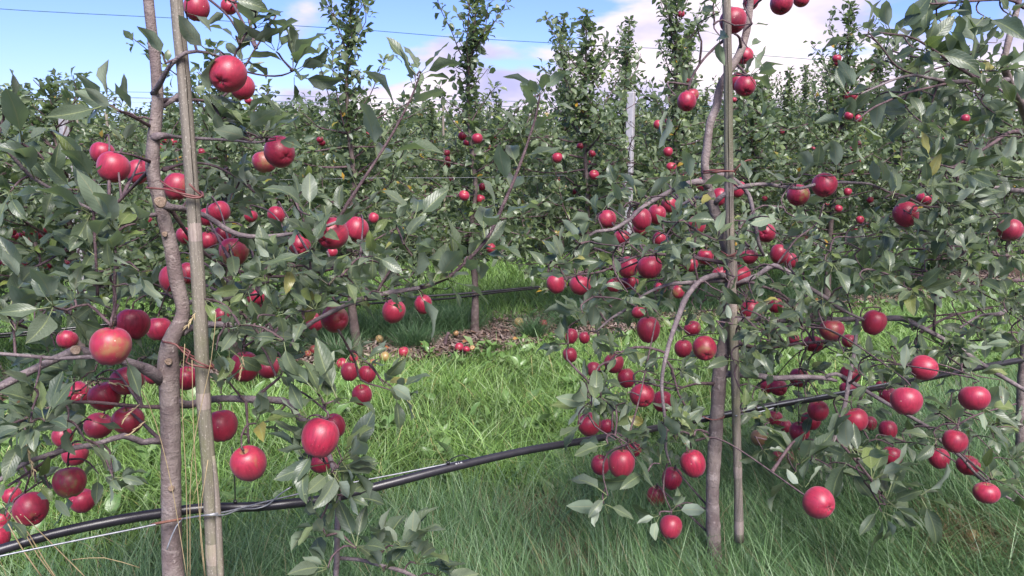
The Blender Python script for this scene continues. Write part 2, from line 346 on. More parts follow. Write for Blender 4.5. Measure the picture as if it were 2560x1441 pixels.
# ------------------------------------------------------------------ leaf shapes
def leaf_shape(seed, ny, nx, wid=0.168, pet=0.24, curl=0.75, fold=0.45, wave=0.085, pr=0.011):
    q = np.random.default_rng(seed); V = []; UV = []; F = []
    curl = curl * q.uniform(-0.15, 1.4); fold = fold * q.uniform(0.2, 1.5); tw = q.uniform(-0.6, 0.6); ph = q.uniform(0, 6, 4); wid = wid * q.uniform(0.88, 1.12)
    bend0 = q.uniform(-0.2, 0.3); side = q.uniform(-0.3, 0.3)
    # petiole strip (two crossed thin faces make a stalk with some body)
    def axis(t):      # t 0..1 over whole leaf length
        a = bend0 * (1 - t) - curl * max(0, t - 0.25) ** 1.3
        return a
    pos = np.array([0.0, 0.0, 0.0]); centers = []; dirs = []; T = np.linspace(0, 1, 25); cur = np.zeros(3)
    for i, t in enumerate(T):
        a = axis(t) * 1.25; d = np.array([side * 2 * t, math.cos(a), math.sin(a)]); d /= np.linalg.norm(d)
        centers.append(cur.copy()); dirs.append(d); cur = cur + d / 24
    centers = np.array(centers); dirs = np.array(dirs)
    def at(t):
        x = t * 24; i = min(23, int(x)); f = x - i
        return centers[i] * (1 - f) + centers[i + 1] * f, dirs[i]
    for t in (0.0, pet):
        c, d = at(t); V += [c + [-pr, 0, 0], c + [pr, 0, 0.0], c + [0, 0, -pr * 1.2]]; UV += [(0.49, 0), (0.51, 0), (0.5, 0)]
    F += [(0, 1, 4, 3), (1, 2, 5, 4), (2, 0, 3, 5)]
    base = len(V)
    for iy in range(ny + 1):
        s = iy / ny; t = pet + (1 - pet) * s; c, d = at(t)
        wd = wid * (math.sin(math.pi * min(1, s ** 0.78)) ** 0.72) * (1 - 0.15 * s) if 0 < s < 1 else (0.012 if s == 0 else 0.0)
        up = np.cross([1, 0, 0], d); tws = tw * (s - 0.3)
        xa = np.array([math.cos(tws), 0, 0]) + up * math.sin(tws)
        for ix in range(nx + 1):
            x = ix / nx * 2 - 1
            z = fold * abs(x) * wd + wave * math.sin(ph[0] + s * 9 + (1.5 if x > 0 else 0)) * abs(x) ** 1.5 * min(1, wd * 5)
            jag = 1 + (0.05 * math.sin(ph[1] + 5 * iy * 1.9) if abs(x) == 1 else 0)
            V.append(c + xa * x * wd * jag + up * z * (1 - 0.2 * abs(x))); UV.append((ix / nx, s))
    for iy in range(ny):
        for ix in range(nx):
            a = base + iy * (nx + 1) + ix
            if iy == ny - 1: 
                F.append((a, a + 1, a + nx + 2)) if ix < nx / 2 else F.append((a, a + 1, a + nx + 1))
            else: F.append((a, a + 1, a + nx + 2, a + nx + 1))
    V = np.array(V)
    # the tip row collapses to one point in space
    return V, F, np.array(UV)
def shape_mesh(name, sh, mat, rv):
    V, F, UV = sh
    return raw_mesh(name, V, [i for f in F for i in f], [len(f) for f in F], mat, {'rnd': ('FLOAT', np.full(len(V), rv))}, UV)
NEAR = [leaf_shape(100 + i, 5, 4) for i in range(14)]
MID = [leaf_shape(200 + i, 3, 2, wid=0.25, pet=0.2, pr=0.014) for i in range(8)]
FAR = [leaf_shape(300 + i, 2, 2, wid=0.30, pet=0.08, pr=0.01) for i in range(6)]
NEAR_ME = [shape_mesh('leaf', s, MLEAF, 0.0) for s in NEAR]
MID_ME = [shape_mesh('leaf', s, MLEAF2, 0.0) for s in MID]
def nrm(v): v = np.asarray(v, float); return v / (np.linalg.norm(v) + 1e-12)
def frame(d, n):
    """columns X, Y (along the leaf), Z (upper side)"""
    d = nrm(d); n = n - d * (n @ d)
    if np.linalg.norm(n) < 1e-3: n = np.cross(d, [1, 0, 0.2])
    n = nrm(n); return np.stack([np.cross(d, n), d, n], axis=1)
def leaf_batch(name, leaves, shapes, mat, origin=None):
    """leaves: list (pos, frame 3x3, length, variant, rnd) -> one mesh"""
    VV = []; FF = []; NP = []; UU = []; RR = []; off = 0
    for k, sh in enumerate(shapes):
        sel = [l for l in leaves if l[3] % len(shapes) == k]
        if not sel: continue
        V, F, UV = sh; m = len(sel)
        A = np.array([l[1] * l[2] for l in sel]); P = np.array([l[0] for l in sel])
        W = np.einsum('nij,vj->nvi', A, V) + P[:, None, :]
        fl = np.array([i for f in F for i in f]); npf = np.array([len(f) for f in F])
        VV.append(W.reshape(-1, 3)); FF.append((fl[None, :] + (np.arange(m) * len(V))[:, None]).ravel() + off)
        NP.append(np.tile(npf, m)); UU.append(np.tile(UV, (m, 1))); RR.append(np.repeat([l[4] for l in sel], len(V))); off += m * len(V)
    V = np.concatenate(VV)
    if origin is not None: V = V - np.asarray(origin)
    return raw_mesh(name, V, np.concatenate(FF), np.concatenate(NP), mat, {'rnd': ('FLOAT', np.concatenate(RR))}, np.concatenate(UU))
UP = np.array([0, 0, 1.0])
def rosette(out, p, axis, n, size, spread=1.0, nv=14, droop=0.0):
    axis = nrm(axis); h = random.random() * 6.28
    x = np.cross(axis, [0.2, 0.3, 0.9]); x = nrm(x); y = np.cross(axis, x)
    for i in range(n):
        a = h + i * 2.4 + random.uniform(-.3, .3); el = random.uniform(0.15, 1.0)
        d = axis * el + (x * math.cos(a) + y * math.sin(a)) * spread * random.uniform(.6, 1.1) + np.array([0, 0, random.uniform(-.15, .3) - droop])
        d = nrm(d)
        nn = UP * 0.8 + axis * 0.5 - d * 0.2 + rng.normal(0, 0.55, 3)
        out.append((np.asarray(p) + d * 0.004, frame(d, nn), size * random.uniform(.6, 1.12), random.randrange(10 ** 6), random.random()))
def shoot_leaves(out, pts, start, gap, size, up=0.45):
    p, r = spline(pts, [1] * len(pts), 0.01); L_ = 0; nxt = start; k = random.random() * 6
    tot = np.sum(np.linalg.norm(np.diff(p, axis=0), axis=1))
    for i in range(1, len(p)):
        dd = p[i] - p[i - 1]; L_ += np.linalg.norm(dd)
        if L_ >= nxt:
            nxt += gap * random.uniform(.7, 1.3); k += 2.4; t = nrm(dd)
            x = nrm(np.cross(t, [0.1, 0.4, 0.2])); y = np.cross(t, x)
            d = nrm(t * random.uniform(.25, .8) + (x * math.cos(k) + y * math.sin(k)) + UP * (up - .25))
            out.append((p[i], frame(d, UP * .7 + t * .6 + rng.normal(0, .3, 3)), size * random.uniform(.75, 1.1) * (1 - 0.25 * (L_ / tot) ** 3), random.randrange(10 ** 6), random.random()))
# ------------------------------------------------------------------ apples
def apple_mesh(seed):
    q = np.random.default_rng(seed); nu, nv_ = 26, 18; V = []; F = []
    con = q.uniform(0.02, 0.11); hh = q.uniform(0.93, 1.05); lob = q.uniform(0.006, 0.02); ph = q.uniform(0, 6, 3); el = q.uniform(0.0, 0.035)
    for i in range(nv_ + 1):
        th = math.pi * i / nv_; 
        for j in range(nu):
            a = 2 * math.pi * j / nu; r = math.sin(th) ** 0.9 * (1 + con * math.cos(th)) if 0 < i < nv_ else 0.0
            low = max(0, -math.cos(th)) ** 2
            r *= 1 + lob * math.cos(5 * a + ph[0]) * (0.3 + low * 1.6) + el * math.cos(2 * a + ph[1])
            z = math.cos(th) * hh
            z -= 0.34 * math.exp(-(r / 0.23) ** 2) if th < 1.57 else 0
            z += 0.20 * math.exp(-(r / 0.20) ** 2) if th > 1.57 else 0
            z += 0.03 * math.cos(5 * a + ph[0]) * low * (1 if r > .15 else 0) + 0.03 * r * math.cos(a + ph[2])
            V.append((r * math.cos(a), r * math.sin(a), z))
    for i in range(nv_):
        for j in range(nu):
            k = (j + 1) % nu; F.append((i * nu + j, (i + 1) * nu + j, (i + 1) * nu + k, i * nu + k))
    me = bpy.data.meshes.new('apple'); me.from_pydata(V, [], F); me.polygons.foreach_set('use_smooth', [True] * len(F)); me.materials.append(MAPPLE); me.update()
    return me
def child_meshes():
    mb = MB(); tube(mb, [(0, 0, 0.50), (0.03, 0.02, 0.8), (0.1, 0.03, 1.18)], [0.035, 0.03, 0.045], 6, 0.1)
    st = mb.build('stem', MSTEM).data
    mb = MB()
    for k in range(5):
        a = k * 1.2566; c, s = math.cos(a), math.sin(a)
        b0 = np.array([c * .05, s * .05, -0.68]); t0 = np.array([-s * .05, c * .05, 0])
        tip = np.array([c * .15, s * .15, -0.90]); m_ = np.array([c * .10, s * .10, -0.82])
        mb.add([b0 + t0, b0 - t0, m_ - t0 * .8, m_ + t0 * .8, tip], [(0, 1, 2, 3), (3, 2, 4)])
    ang = np.arange(8) * math.pi / 4
    mb.add(np.vstack([np.c_[np.cos(ang) * .09, np.sin(ang) * .09, np.full(8, -.70)], [[0, 0, -.72]]]), [(i, (i + 1) % 8, 8) for i in range(8)])
    cx = mb.build('calyx', MCALYX).data
    for o in list(C.objects):
        if o.name in ('stem', 'calyx'): bpy.data.objects.remove(o)
    return st, cx
APPLES = [apple_mesh(40 + i) for i in range(7)]
APPLES_FAR = []
STEM, CALYX = child_meshes()
class Reg: pass
reg = []        # apples of the front row: (u, v, r_px, depth)
def apple(pos, rad, axis=(0, 0, 1), label='', group=None, green=0.0, dull=0.0, detail=True, hw=1.0, variant=None):
    me = APPLES[random.randrange(7) if variant is None else variant]
    o = link('apple', me); o.location = tuple(pos)
    qz = Vector(tuple(axis)).to_track_quat('Z', 'Y'); o.rotation_mode = 'QUATERNION'
    o.rotation_quaternion = qz @ Quaternion((0, 0, 1), random.random() * 6.28)
    o.scale = (rad, rad, rad * hw); o.color = (green, dull, 0, 1)
    tag(o, label, 'apple', group)
    if detail:
        link('stem', STEM, o); link('calyx', CALYX, o)
    return o
#SPLIT
# ================================================================== THE GROUND
def perp_s(P): return P[..., 0] * RN[0] + P[..., 1] * RN[1], P[..., 0] * RD[0] + P[..., 1] * RD[1]
def hump(x, y):
    p = x * RN[0] + y * RN[1]
    return 0.03 * np.sin(x * 1.3 + .5) * np.cos(y * .9) * 1.0 * (np.abs(p - ROW[1]) > -1)
gx = np.concatenate([[-420, -120, -40], np.arange(-16, 22.1, 0.5), [40, 120, 420]]); gy = np.concatenate([[-400, -60, -12], np.arange(-4, 34.1, 0.5), [60, 150, 600]])
X, Y = np.meshgrid(gx, gy); far = (np.abs(X) > 20) | (Y > 33) | (Y < -3)
Z = np.where(far, 0, hump(X, Y)) - 0.02
nxg = len(gx); gv = np.stack([X.ravel(), Y.ravel(), Z.ravel()], 1)
fi = [(j * nxg + i, j * nxg + i + 1, (j + 1) * nxg + i + 1, (j + 1) * nxg + i) for j in range(len(gy) - 1) for i in range(nxg - 1)]
mb = MB(); mb.add(gv, fi); tag(mb.build('ground', MGROUND), kind='structure')
def gz(x, y): return hump(x, y) - 0.02
# ---------------------------------------------------------------- grass
def blades(name, P, length, width, lean, az, tint, curv=0.5):
    """P (n,2) bases; one curved tapering blade each: 7 vertices"""
    n = len(P); base = np.c_[P, gz(P[:, 0], P[:, 1]) - 0.01]
    hx = np.c_[np.cos(az), np.sin(az), np.zeros(n)]; wa = az + rng.normal(0, 0.9, n) + math.pi / 2
    wv = np.c_[np.cos(wa), np.sin(wa), np.zeros(n)]
    V = np.zeros((n, 7, 3)); T = np.zeros((n, 7, 4)); T[..., 3] = 1
    ts = [0, 0.38, 0.72, 1.0]; a = lean.copy(); pos = base.copy(); prev = 0; row = []
    for i, t in enumerate(ts):
        if i:
            ang = lean + curv * (t - 0.15) * length / 0.2
            ang = np.minimum(ang, 1.75); st = (t - prev) * length
            pos = pos + hx * (np.sin(ang) * st)[:, None] + UP * (np.cos(ang) * st)[:, None]
            pos[:, 2] = np.maximum(pos[:, 2], base[:, 2] + 0.012 + 0.02 * t)
        prev = t; row.append(pos.copy())
    ww = [1.0, 0.85, 0.55]
    for i in range(3):
        V[:, 2 * i] = row[i] - wv * (width * ww[i] / 2)[:, None]; V[:, 2 * i + 1] = row[i] + wv * (width * ww[i] / 2)[:, None]
    V[:, 6] = row[3]
    for i in range(7):
        T[:, i, :3] = tint
    fl = np.array([0, 1, 3, 2, 2, 3, 5, 4, 4, 5, 6]); FL = (fl[None] + (np.arange(n) * 7)[:, None]).ravel()
    me = raw_mesh(name, V.reshape(-1, 3), FL, np.tile([4, 4, 3], n), MGRASS, {'tint': ('FLOAT_COLOR', T.reshape(-1, 4))}, smooth=True)
    return tag(link(name, me), kind='stuff')
def scatter(n, p0, p1, s0, s1):
    p = rng.uniform(p0, p1, n); s = rng.uniform(s0, s1, n)
    return np.c_[RN[0] * p + RD[0] * s, RN[1] * p + RD[1] * s], p, s
def in_view(P, mar=0.35):
    return (P[:, 1] > 0.5) & (np.abs(P[:, 0]) < 0.70 * P[:, 1] + mar + .3)
def vn(P, sc, seed=0):
    """cheap value-noise-like field"""
    x, y = P[:, 0] * sc + seed * 3.7, P[:, 1] * sc - seed * 1.9
    return (np.sin(x * 1.7 + 1.3 * np.sin(y * 1.1)) + np.sin(y * 2.3 + 1.7 * np.sin(x * .9 + 2)) + np.sin((x + y) * 3.1 + seed)) / 6 + .5
def tints(n, cols, wts):
    k = rng.choice(len(cols), n, p=np.array(wts) / sum(wts)); c = np.array(cols)[k]
    return c * rng.uniform(.75, 1.25, n)[:, None]
# long, fine, laid-over grass under the front row
P, p, s = scatter(185000, 0.9, 2.75, -1.6, 5.6)
k = in_view(P) & (rng.random(len(P)) < np.clip((2.75 - p) / .35, .1, 1)); P, p, s = P[k], p[k], s[k]; n = len(P)
dist = np.hypot(P[:, 0], P[:, 1]); k = rng.random(n) < np.clip(3.2 / dist, .35, 1); P, p, s = P[k], p[k], s[k]; n = len(P)
tt = tints(n, [(.070, .145, .050), (.105, .20, .065), (.20, .315, .15), (.095, .175, .09), (.28, .22, .12)], [5, 5, 2.6, 2.5, .5])
dry0 = on_ground(1345, 1290)[:2]; dry1 = on_ground(1400, 1420)[:2]; dry2 = on_ground(2440, 1350)[:2]; dry3 = on_ground(1240, 1230)[:2]
dd = np.minimum.reduce([np.hypot(*(P - q).T) / r_ for q, r_ in ((dry0, .16), (dry1, .13), (dry2, .17), (dry3, .08))])
isdry = rng.random(n) < np.clip(1.15 - dd * .7, 0, .85)
tt[isdry] = tints(int(isdry.sum()), [(.26, .18, .10), (.32, .25, .15), (.18, .11, .07)], [3, 2, 2])
flow = 2.6 + 1.6 * (vn(P, 1.1, 2) - .5) * 2
ln = rng.uniform(.13, .36, n) * np.where(isdry, .45, 1)
GR1 = blades('grass', P, ln, rng.uniform(.0014, .0036, n), rng.uniform(.15, 1.05, n), flow + rng.normal(0, 1.1, n), tt, 0.5)
# bright lawn grass of the alley
P, p, s = scatter(190000, 2.45, 4.95, -1.5, 8.5)
k = in_view(P) & (rng.random(len(P)) < np.clip((p - 2.4) / .35, .1, 1)) & (rng.random(len(P)) < np.clip((5.02 - p - .25 *(vn(P, 4.1, 9) - .5) - .35 * (vn(P, 2.2, 5) - .4)) / .25, 0, 1)); P, p, s = P[k], p[k], s[k]
dist = np.hypot(P[:, 0], P[:, 1]); k = rng.random(len(P)) < np.clip(4.2 / dist, .3, 1); P, p, s = P[k], p[k], s[k]; n = len(P)
c = vn(P, 2.6, 1)
tt = tints(n, [(.155, .27, .06), (.20, .33, .08), (.10, .19, .055), (.27, .38, .16), (.38, .32, .14)], [4, 4, 3, 1.6, .3]) * (0.62 + .75 * c)[:, None]
big = rng.random(n) < .28
ln = np.where(big, rng.uniform(.12, .28, n), rng.uniform(.05, .13, n)) * (.6 + .85 * c) * np.interp(p, [4.2, 4.7], [1, .5])
GR2 = blades('grass', P, ln, np.where(big, rng.uniform(.003, .006, n), rng.uniform(.002, .004, n)), rng.uniform(.1, .9, n), rng.uniform(0, 6.28, n), tt, 0.8)
# tufts round the trunks of the second row, dark and fine
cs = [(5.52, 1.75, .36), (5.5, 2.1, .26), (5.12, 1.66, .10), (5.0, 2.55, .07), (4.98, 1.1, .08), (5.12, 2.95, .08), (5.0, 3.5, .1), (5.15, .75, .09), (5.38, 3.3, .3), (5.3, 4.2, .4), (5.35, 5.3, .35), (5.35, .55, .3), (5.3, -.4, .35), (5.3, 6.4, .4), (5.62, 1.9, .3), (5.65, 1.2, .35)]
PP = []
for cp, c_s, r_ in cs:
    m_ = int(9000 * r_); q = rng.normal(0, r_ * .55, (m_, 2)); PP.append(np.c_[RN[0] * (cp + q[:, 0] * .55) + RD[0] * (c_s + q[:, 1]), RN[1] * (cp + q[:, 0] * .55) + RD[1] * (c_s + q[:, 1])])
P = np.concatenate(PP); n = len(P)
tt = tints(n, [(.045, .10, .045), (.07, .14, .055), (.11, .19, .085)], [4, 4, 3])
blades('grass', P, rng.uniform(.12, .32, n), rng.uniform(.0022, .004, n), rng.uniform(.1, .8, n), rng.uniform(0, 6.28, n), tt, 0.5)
# lawn beyond the second row
P, p, s = scatter(90000, 5.55, 8.6, -1.5, 14)
k = in_view(P) & (rng.random(len(P)) < np.clip(7 / np.hypot(P[:, 0], P[:, 1]), .2, 1)); P = P[k]; n = len(P)
tt = tints(n, [(.155, .27, .06), (.20, .33, .08), (.11, .21, .06)], [4, 4, 3])
blades('grass', P, rng.uniform(.08, .22, n), rng.uniform(.004, .008, n), rng.uniform(.1, .9, n), rng.uniform(0, 6.28, n), tt, 0.8)
# broad-leaved weeds in the lawn: dandelion, dock and clover leaves lying in the grass
WEED = [leaf_shape(400 + i, 4, 2, wid=0.20, pet=0.1, curl=0.9) for i in range(6)]
MWEED = leaf_material('weed_leaf', [(0, (0.09, 0.17, 0.045)), (0.5, (0.12, 0.22, 0.06)), (0.9, (0.16, 0.26, 0.09)), (0.99, (0.2, 0.28, 0.12))], ((0.16, 0.26, 0.10), (0.14, 0.22, 0.09)), fine=False, trans=.3)
wl = []
P, p, s = scatter(600, 2.3, 4.9, -1, 7.5); P = P[in_view(P)]
P2 = np.array([on_ground(u, v)[:2] for u, v in ((1290, 1195), (1130, 1210), (600, 1290), (640, 1400), (1190, 1020), (1110, 980), (860, 1000), (330, 1130), (300, 1260), (1480, 1010), (2000, 1150), (160, 1400), (30, 1210), (1325, 800), (1340, 815))])
for x, y in np.vstack([P, P2]):
    h = random.random() * 6; m_ = random.randrange(3, 7); big = random.uniform(.7, 1.2)
    for i in range(m_):
        a = h + i * 6.28 / m_; d = np.array([math.cos(a), math.sin(a), random.uniform(.35, 1.3)])
        wl.append((np.array([x, y, gz(x, y) + random.uniform(0.0, .05)]), frame(d, UP + rng.normal(0, .3, 3)), random.uniform(.06, .12) * big, random.randrange(99), random.random()))
tag(link('weeds', leaf_batch('weeds', wl, WEED, MWEED)), kind='stuff')
# ---------------------------------------------------------------- wood chips under the second row
n = 15000; P, p, s = scatter(n, 4.72, 5.85, -1.2, 8.5)
edge = 4.86 + .16 * (vn(P, 1.7, 8) - .5) * 2
k = in_view(P, .1) & (p > edge); P = P[k]; n = len(P)
a = rng.uniform(0, 6.28, n); ti = rng.normal(0, .45, n); hl = rng.uniform(.012, .036, n); hw_ = rng.uniform(.004, .011, n); th_ = rng.uniform(.0015, .004, n)
dx = np.c_[np.cos(a) * np.cos(ti), np.sin(a) * np.cos(ti), np.sin(ti)]; ro = rng.normal(0, .5, n); sx = np.c_[-np.sin(a), np.cos(a), np.zeros(n)]
sy = np.cross(dx, sx); wx = sx * np.cos(ro)[:, None] + sy * np.sin(ro)[:, None]; hx = np.cross(dx, wx)
cpos = np.c_[P, gz(P[:, 0], P[:, 1]) + rng.uniform(.004, .030, n)]
V = np.zeros((n, 8, 3))
for i, (i1, i2, i3) in enumerate([(-1, -1, -1), (1, -.7, -1), (1, .8, -1), (-1, 1, -1), (-1, -1, 1), (1, -.7, 1), (1, .8, 1), (-1, 1, 1)]):
    V[:, i] = cpos + dx * (hl * i1)[:, None] + wx * (hw_ * i2)[:, None] + hx * (th_ * i3)[:, None]
fl = np.array([0, 3, 2, 1, 4, 5, 6, 7, 0, 1, 5, 4, 1, 2, 6, 5, 2, 3, 7, 6, 3, 0, 4, 7]); FL = (fl[None] + (np.arange(n) * 8)[:, None]).ravel()
tt = tints(n, [(.17, .125, .11), (.125, .09, .078), (.26, .205, .18), (.065, .045, .04), (.18, .115, .09)], [4, 4, 2, 3, 1.5])
T = np.ones((n, 8, 4)); T[..., :3] = tt[:, None, :]
tag(link('wood_chips', raw_mesh('wood_chips', V.reshape(-1, 3), FL, np.full(n * 6, 4), MCHIP, {'tint': ('FLOAT_COLOR', T.reshape(-1, 4))}, smooth=False)), kind='stuff')
# soil showing between the chips
mb = MB(); vv = []; ff = []; ss = np.arange(-2, 12.1, .25)
for i, q in enumerate(ss):
    for pp in (4.90 + .08 * math.sin(q * 3) + .05 * math.sin(q * 7.3), 5.25, 5.6):
        w0 = rowpt(pp, q); vv.append((w0[0], w0[1], gz(w0[0], w0[1]) + .006))
    if i:
        b0 = (i - 1) * 3
        ff += [(b0, b0 + 3, b0 + 4, b0 + 1), (b0 + 1, b0 + 4, b0 + 5, b0 + 2)]
mb.add(vv, ff); tag(mb.build('soil', plain('bark_mulch_soil', (0.12, 0.08, 0.06), 0.95, 0, .1, 45, .45)), kind='structure')

# ================================================================== THE FRONT ROW
class Tree: pass
def new_tree(base, label, group='apple trees of the front row'):
    t = Tree(); t.root = empty('apple_tree', base, label, 'tree', group); t.o = np.asarray(base, float)
    t.samples = []; t.leaves = []; t.twigs = MB(); return t
def px_path(pts, p=ROW[0]):
    P = []; r = []
    for q in pts:
        u, v, w_ = q[0], q[1], q[2]; o = q[3] if len(q) > 3 else 0.0
        a, k = on_row(u, v, o, p); P.append(a); r.append(w_ / 2 * k / FPX)
    return np.array(P), np.array(r)
def limb(t, name, pts, mat, sides=9, knob=0.10, step=0.018):
    P, r = px_path(pts); mb = MB()
    c = tube(mb, P, r, sides, step, knob)
    t.samples.append(c[:: 2]); mb.build(name, mat, t.root, t.o); return P
def twig_to(t, p, r0=0.0022, r1=0.0014, maxd=0.6, sag=0.0, end_dir=None):
    """a thin twig from the nearest wood of the tree to p"""
    A = np.concatenate(t.samples); d = np.linalg.norm(A - p, axis=1) + 0.25 * np.maximum(0, A[:, 2] - p[2] - .05)
    k = int(np.argmin(d)); a = A[k]; L_ = np.linalg.norm(p - a)
    if L_ < 0.012 or L_ > maxd: return nrm(p - a)
    m1 = a * .6 + p * .4 + RN * min(.05, L_ * .3) + np.array([0, 0, .10 * L_ + sag]) + rng.normal(0, .06 * L_, 3)
    m2 = a * .25 + p * .75 + RN * min(.05, L_ * .3) + np.array([0, 0, .06 * L_ + sag]) + rng.normal(0, .04 * L_, 3)
    c = tube(t.twigs, [a, m1, m2, p], [r0 * (1 + L_ * 4)] + [r0 * (1 + L_ * 2), r0, r1], 5, 0.02, 0.15, cap=False)
    t.samples.append(c[len(c) // 2:: 3]); return nrm(p - m2)
reg = []       # front apples as seen: u, v, radius px, distance
keep = []      # stems and stakes that leaves seldom cover: u0, v0, u1, v1, half width
def blocked(l, chance=.86):
    c = l[0] + l[1][:, 1] * l[2] * np.array([.45, .65, 1.0])[:, None]
    u, v, z = project(c)
    for (au, av, ar, ad) in reg:
        if z[1] < ad + .02 and (np.hypot(u - au, v - av) < ar * .98).any(): return random.random() < chance
    for (a0, b0, a1, b1, hw_) in keep:
        for i in range(3):
            if b0 < v[i] < b1:
                uu = a0 + (a1 - a0) * (v[i] - b0) / (b1 - b0)
                if abs(u[i] - uu) < hw_ and z[i] < 2.4: return random.random() < .85
    return False
def add_rosette(t, u, v, du=0, dv=1, n=5, size=.10, o=-.05, con=True, spread=1.0, depth_axis=0.0):
    size *= 1.05; p, k = on_row(u, v, o)
    if con: ax0 = twig_to(t, p)
    ax = nrm(RT * du + UPV * dv - FWD * depth_axis)
    rosette(t.leaves, p, ax, n, size, spread)
def add_blob(t, u, v, ru, rv, n, size=.095, o0=-.28, o1=.22):
    for i in range(n):
        a = random.random() * 6.28; q = math.sqrt(random.random()); o = random.uniform(o0, o1)
        p, k = on_row(u + ru * q * math.cos(a), v + rv * q * math.sin(a), o)
        ax = twig_to(t, p); ax = nrm(ax * .5 + rng.normal(0, .5, 3) + np.array([0, -.15, .35]))
        rosette(t.leaves, p, ax, random.choice((5, 6, 6, 7, 8)), size * random.uniform(.7, 1.15))
def finish_tree(t, nobj=295, thin=.14):
    lv = [l for l in t.leaves if not blocked(l) and random.random() > thin]
    c = np.array([l[0] + l[1][:, 1] * l[2] * .6 for l in lv]); u, v, z = project(c)
    sc = np.array([l[2] for l in lv]) / z * np.where((u > 0) & (u < 2560) & (v > 0) & (v < 1441), 1, .05)
    order = np.argsort(-sc); singles = set(order[:nobj].tolist()); rest = []
    for i, l in enumerate(lv):
        if i in singles:
            ob = bpy.data.objects.new('leaf', NEAR_ME[l[3] % len(NEAR_ME)]); C.objects.link(ob); ob.parent = t.root
            m = l[1] * l[2]; mm = Matrix(((*m[0], l[0][0] - t.o[0]), (*m[1], l[0][1] - t.o[1]), (*m[2], l[0][2] - t.o[2]), (0, 0, 0, 1)))
            ob.matrix_local = mm
        else: rest.append(l)
    if rest: tag(link('foliage', leaf_batch('foliage', rest, NEAR, MLEAF, t.o), t.root), kind='stuff')
    if t.twigs.n: tag(t.twigs.build('twig', MTWIG, t.root, t.o), kind='stuff')
    return len(lv)
def scar(t, u, v, r_px, o):
    """a ringed pruning scar facing the alley"""
    p, k = on_row(u, v, o); r = r_px * k / FPX; ax = nrm(CAM - p + np.array([0, 0, -.1])); x = nrm(np.cross(ax, UP)); y = np.cross(x, ax)
    V = []; F = []; prof = [(1.15, -.5), (1.0, .12), (.82, .2), (.62, .02), (.5, .1), (.3, .02), (0.02, .05)]
    for i, (a, h) in enumerate(prof):
        for j in range(16):
            th = j * 6.2832 / 16; rr = r * a * (1 + .07 * math.sin(3 * th + i)); V.append(p + (x * math.cos(th) + y * math.sin(th)) * rr + ax * h * r)
    for i in range(len(prof) - 1):
        for j in range(16): F.append((i * 16 + j, i * 16 + (j + 1) % 16, (i + 1) * 16 + (j + 1) % 16, (i + 1) * 16 + j))
    mb = MB(); mb.add(V, F); mb.build('pruning_scar', MSCAR, t.root, t.o)
#DATA
# ---- apples of the front row: u, v, width, height (photo pixels), label, options
def front_apples(t, rows, lo=-.42, hi=.42, group=None):
    lst = []
    for q in rows:
        u, v, w_, h_, label = q[:5]; op = q[5] if len(q) > 5 else {}
        kd = .076 * FPX / w_; p0, k0 = on_row(u, v, 0); r_ = ray(u, v) @ RN
        klo, khi = (ROW[0] + lo) / r_, (ROW[0] + hi) / r_
        k = min(max(kd, klo), khi) + op.get('z', 0)
        rad = w_ / 2 * k / FPX * .985; pos = at_depth(u, v, k)
        c = op.get('c')      # where the eye of the fruit shows, as a share of the radius
        if c: 
            f = math.sqrt(max(.05, 1 - c[0] ** 2 - c[1] ** 2)); view = nrm(CAM - pos)
            cal = nrm(RT * c[0] - UPV * c[1] + view * f); ax = -cal
        else: ax = nrm(np.array([random.gauss(0, .22), random.gauss(0, .2) + .1, 1]))
        hw_ = min(1.12, max(.86, h_ / w_ * 1.04)); 
        o = apple(pos, rad, ax, label, group, op.get('g', max(0, random.gauss(-.3, .25))), op.get('d', 0), True, hw_ if not c else 1.0)
        reg.append((u, v, w_ / 2, k)); lst.append((pos, rad, ax))
    return lst
def hang(t, lst):
    for pos, rad, ax in lst:
        top = pos + ax * rad * 1.1; A = np.concatenate(t.samples[:t.nbr]); d = np.linalg.norm(A - top, axis=1); a = A[int(np.argmin(d))]
        L_ = np.linalg.norm(top - a)
        if L_ < .5:
            m_ = (a + top) / 2 + RN * min(.05, L_ * .35) + np.array([0, 0, .12 * L_]) + rng.normal(0, .05 * L_, 3)
            c = tube(t.twigs, [a, m_, top + ax * .012, top - ax * .002], [.0022 + L_ * .006, .0022, .0022, .0028], 5, .02, .15, cap=False); t.samples.append(c[:: 3])
        if random.random() < .75: rosette(t.leaves, top + np.array([0, 0.02, .012]), nrm(ax + np.array([0, .35, 0])), random.choice((3, 4, 5)), .088)
# ================================================================== LEFT TREE
b1, _ = on_row(430, 1441, 0); base1 = np.array([b1[0] + .012, b1[1], 0.0])
T1 = new_tree(base1, 'apple tree with thick forked trunk tied to the mottled split bamboo stake on the left')
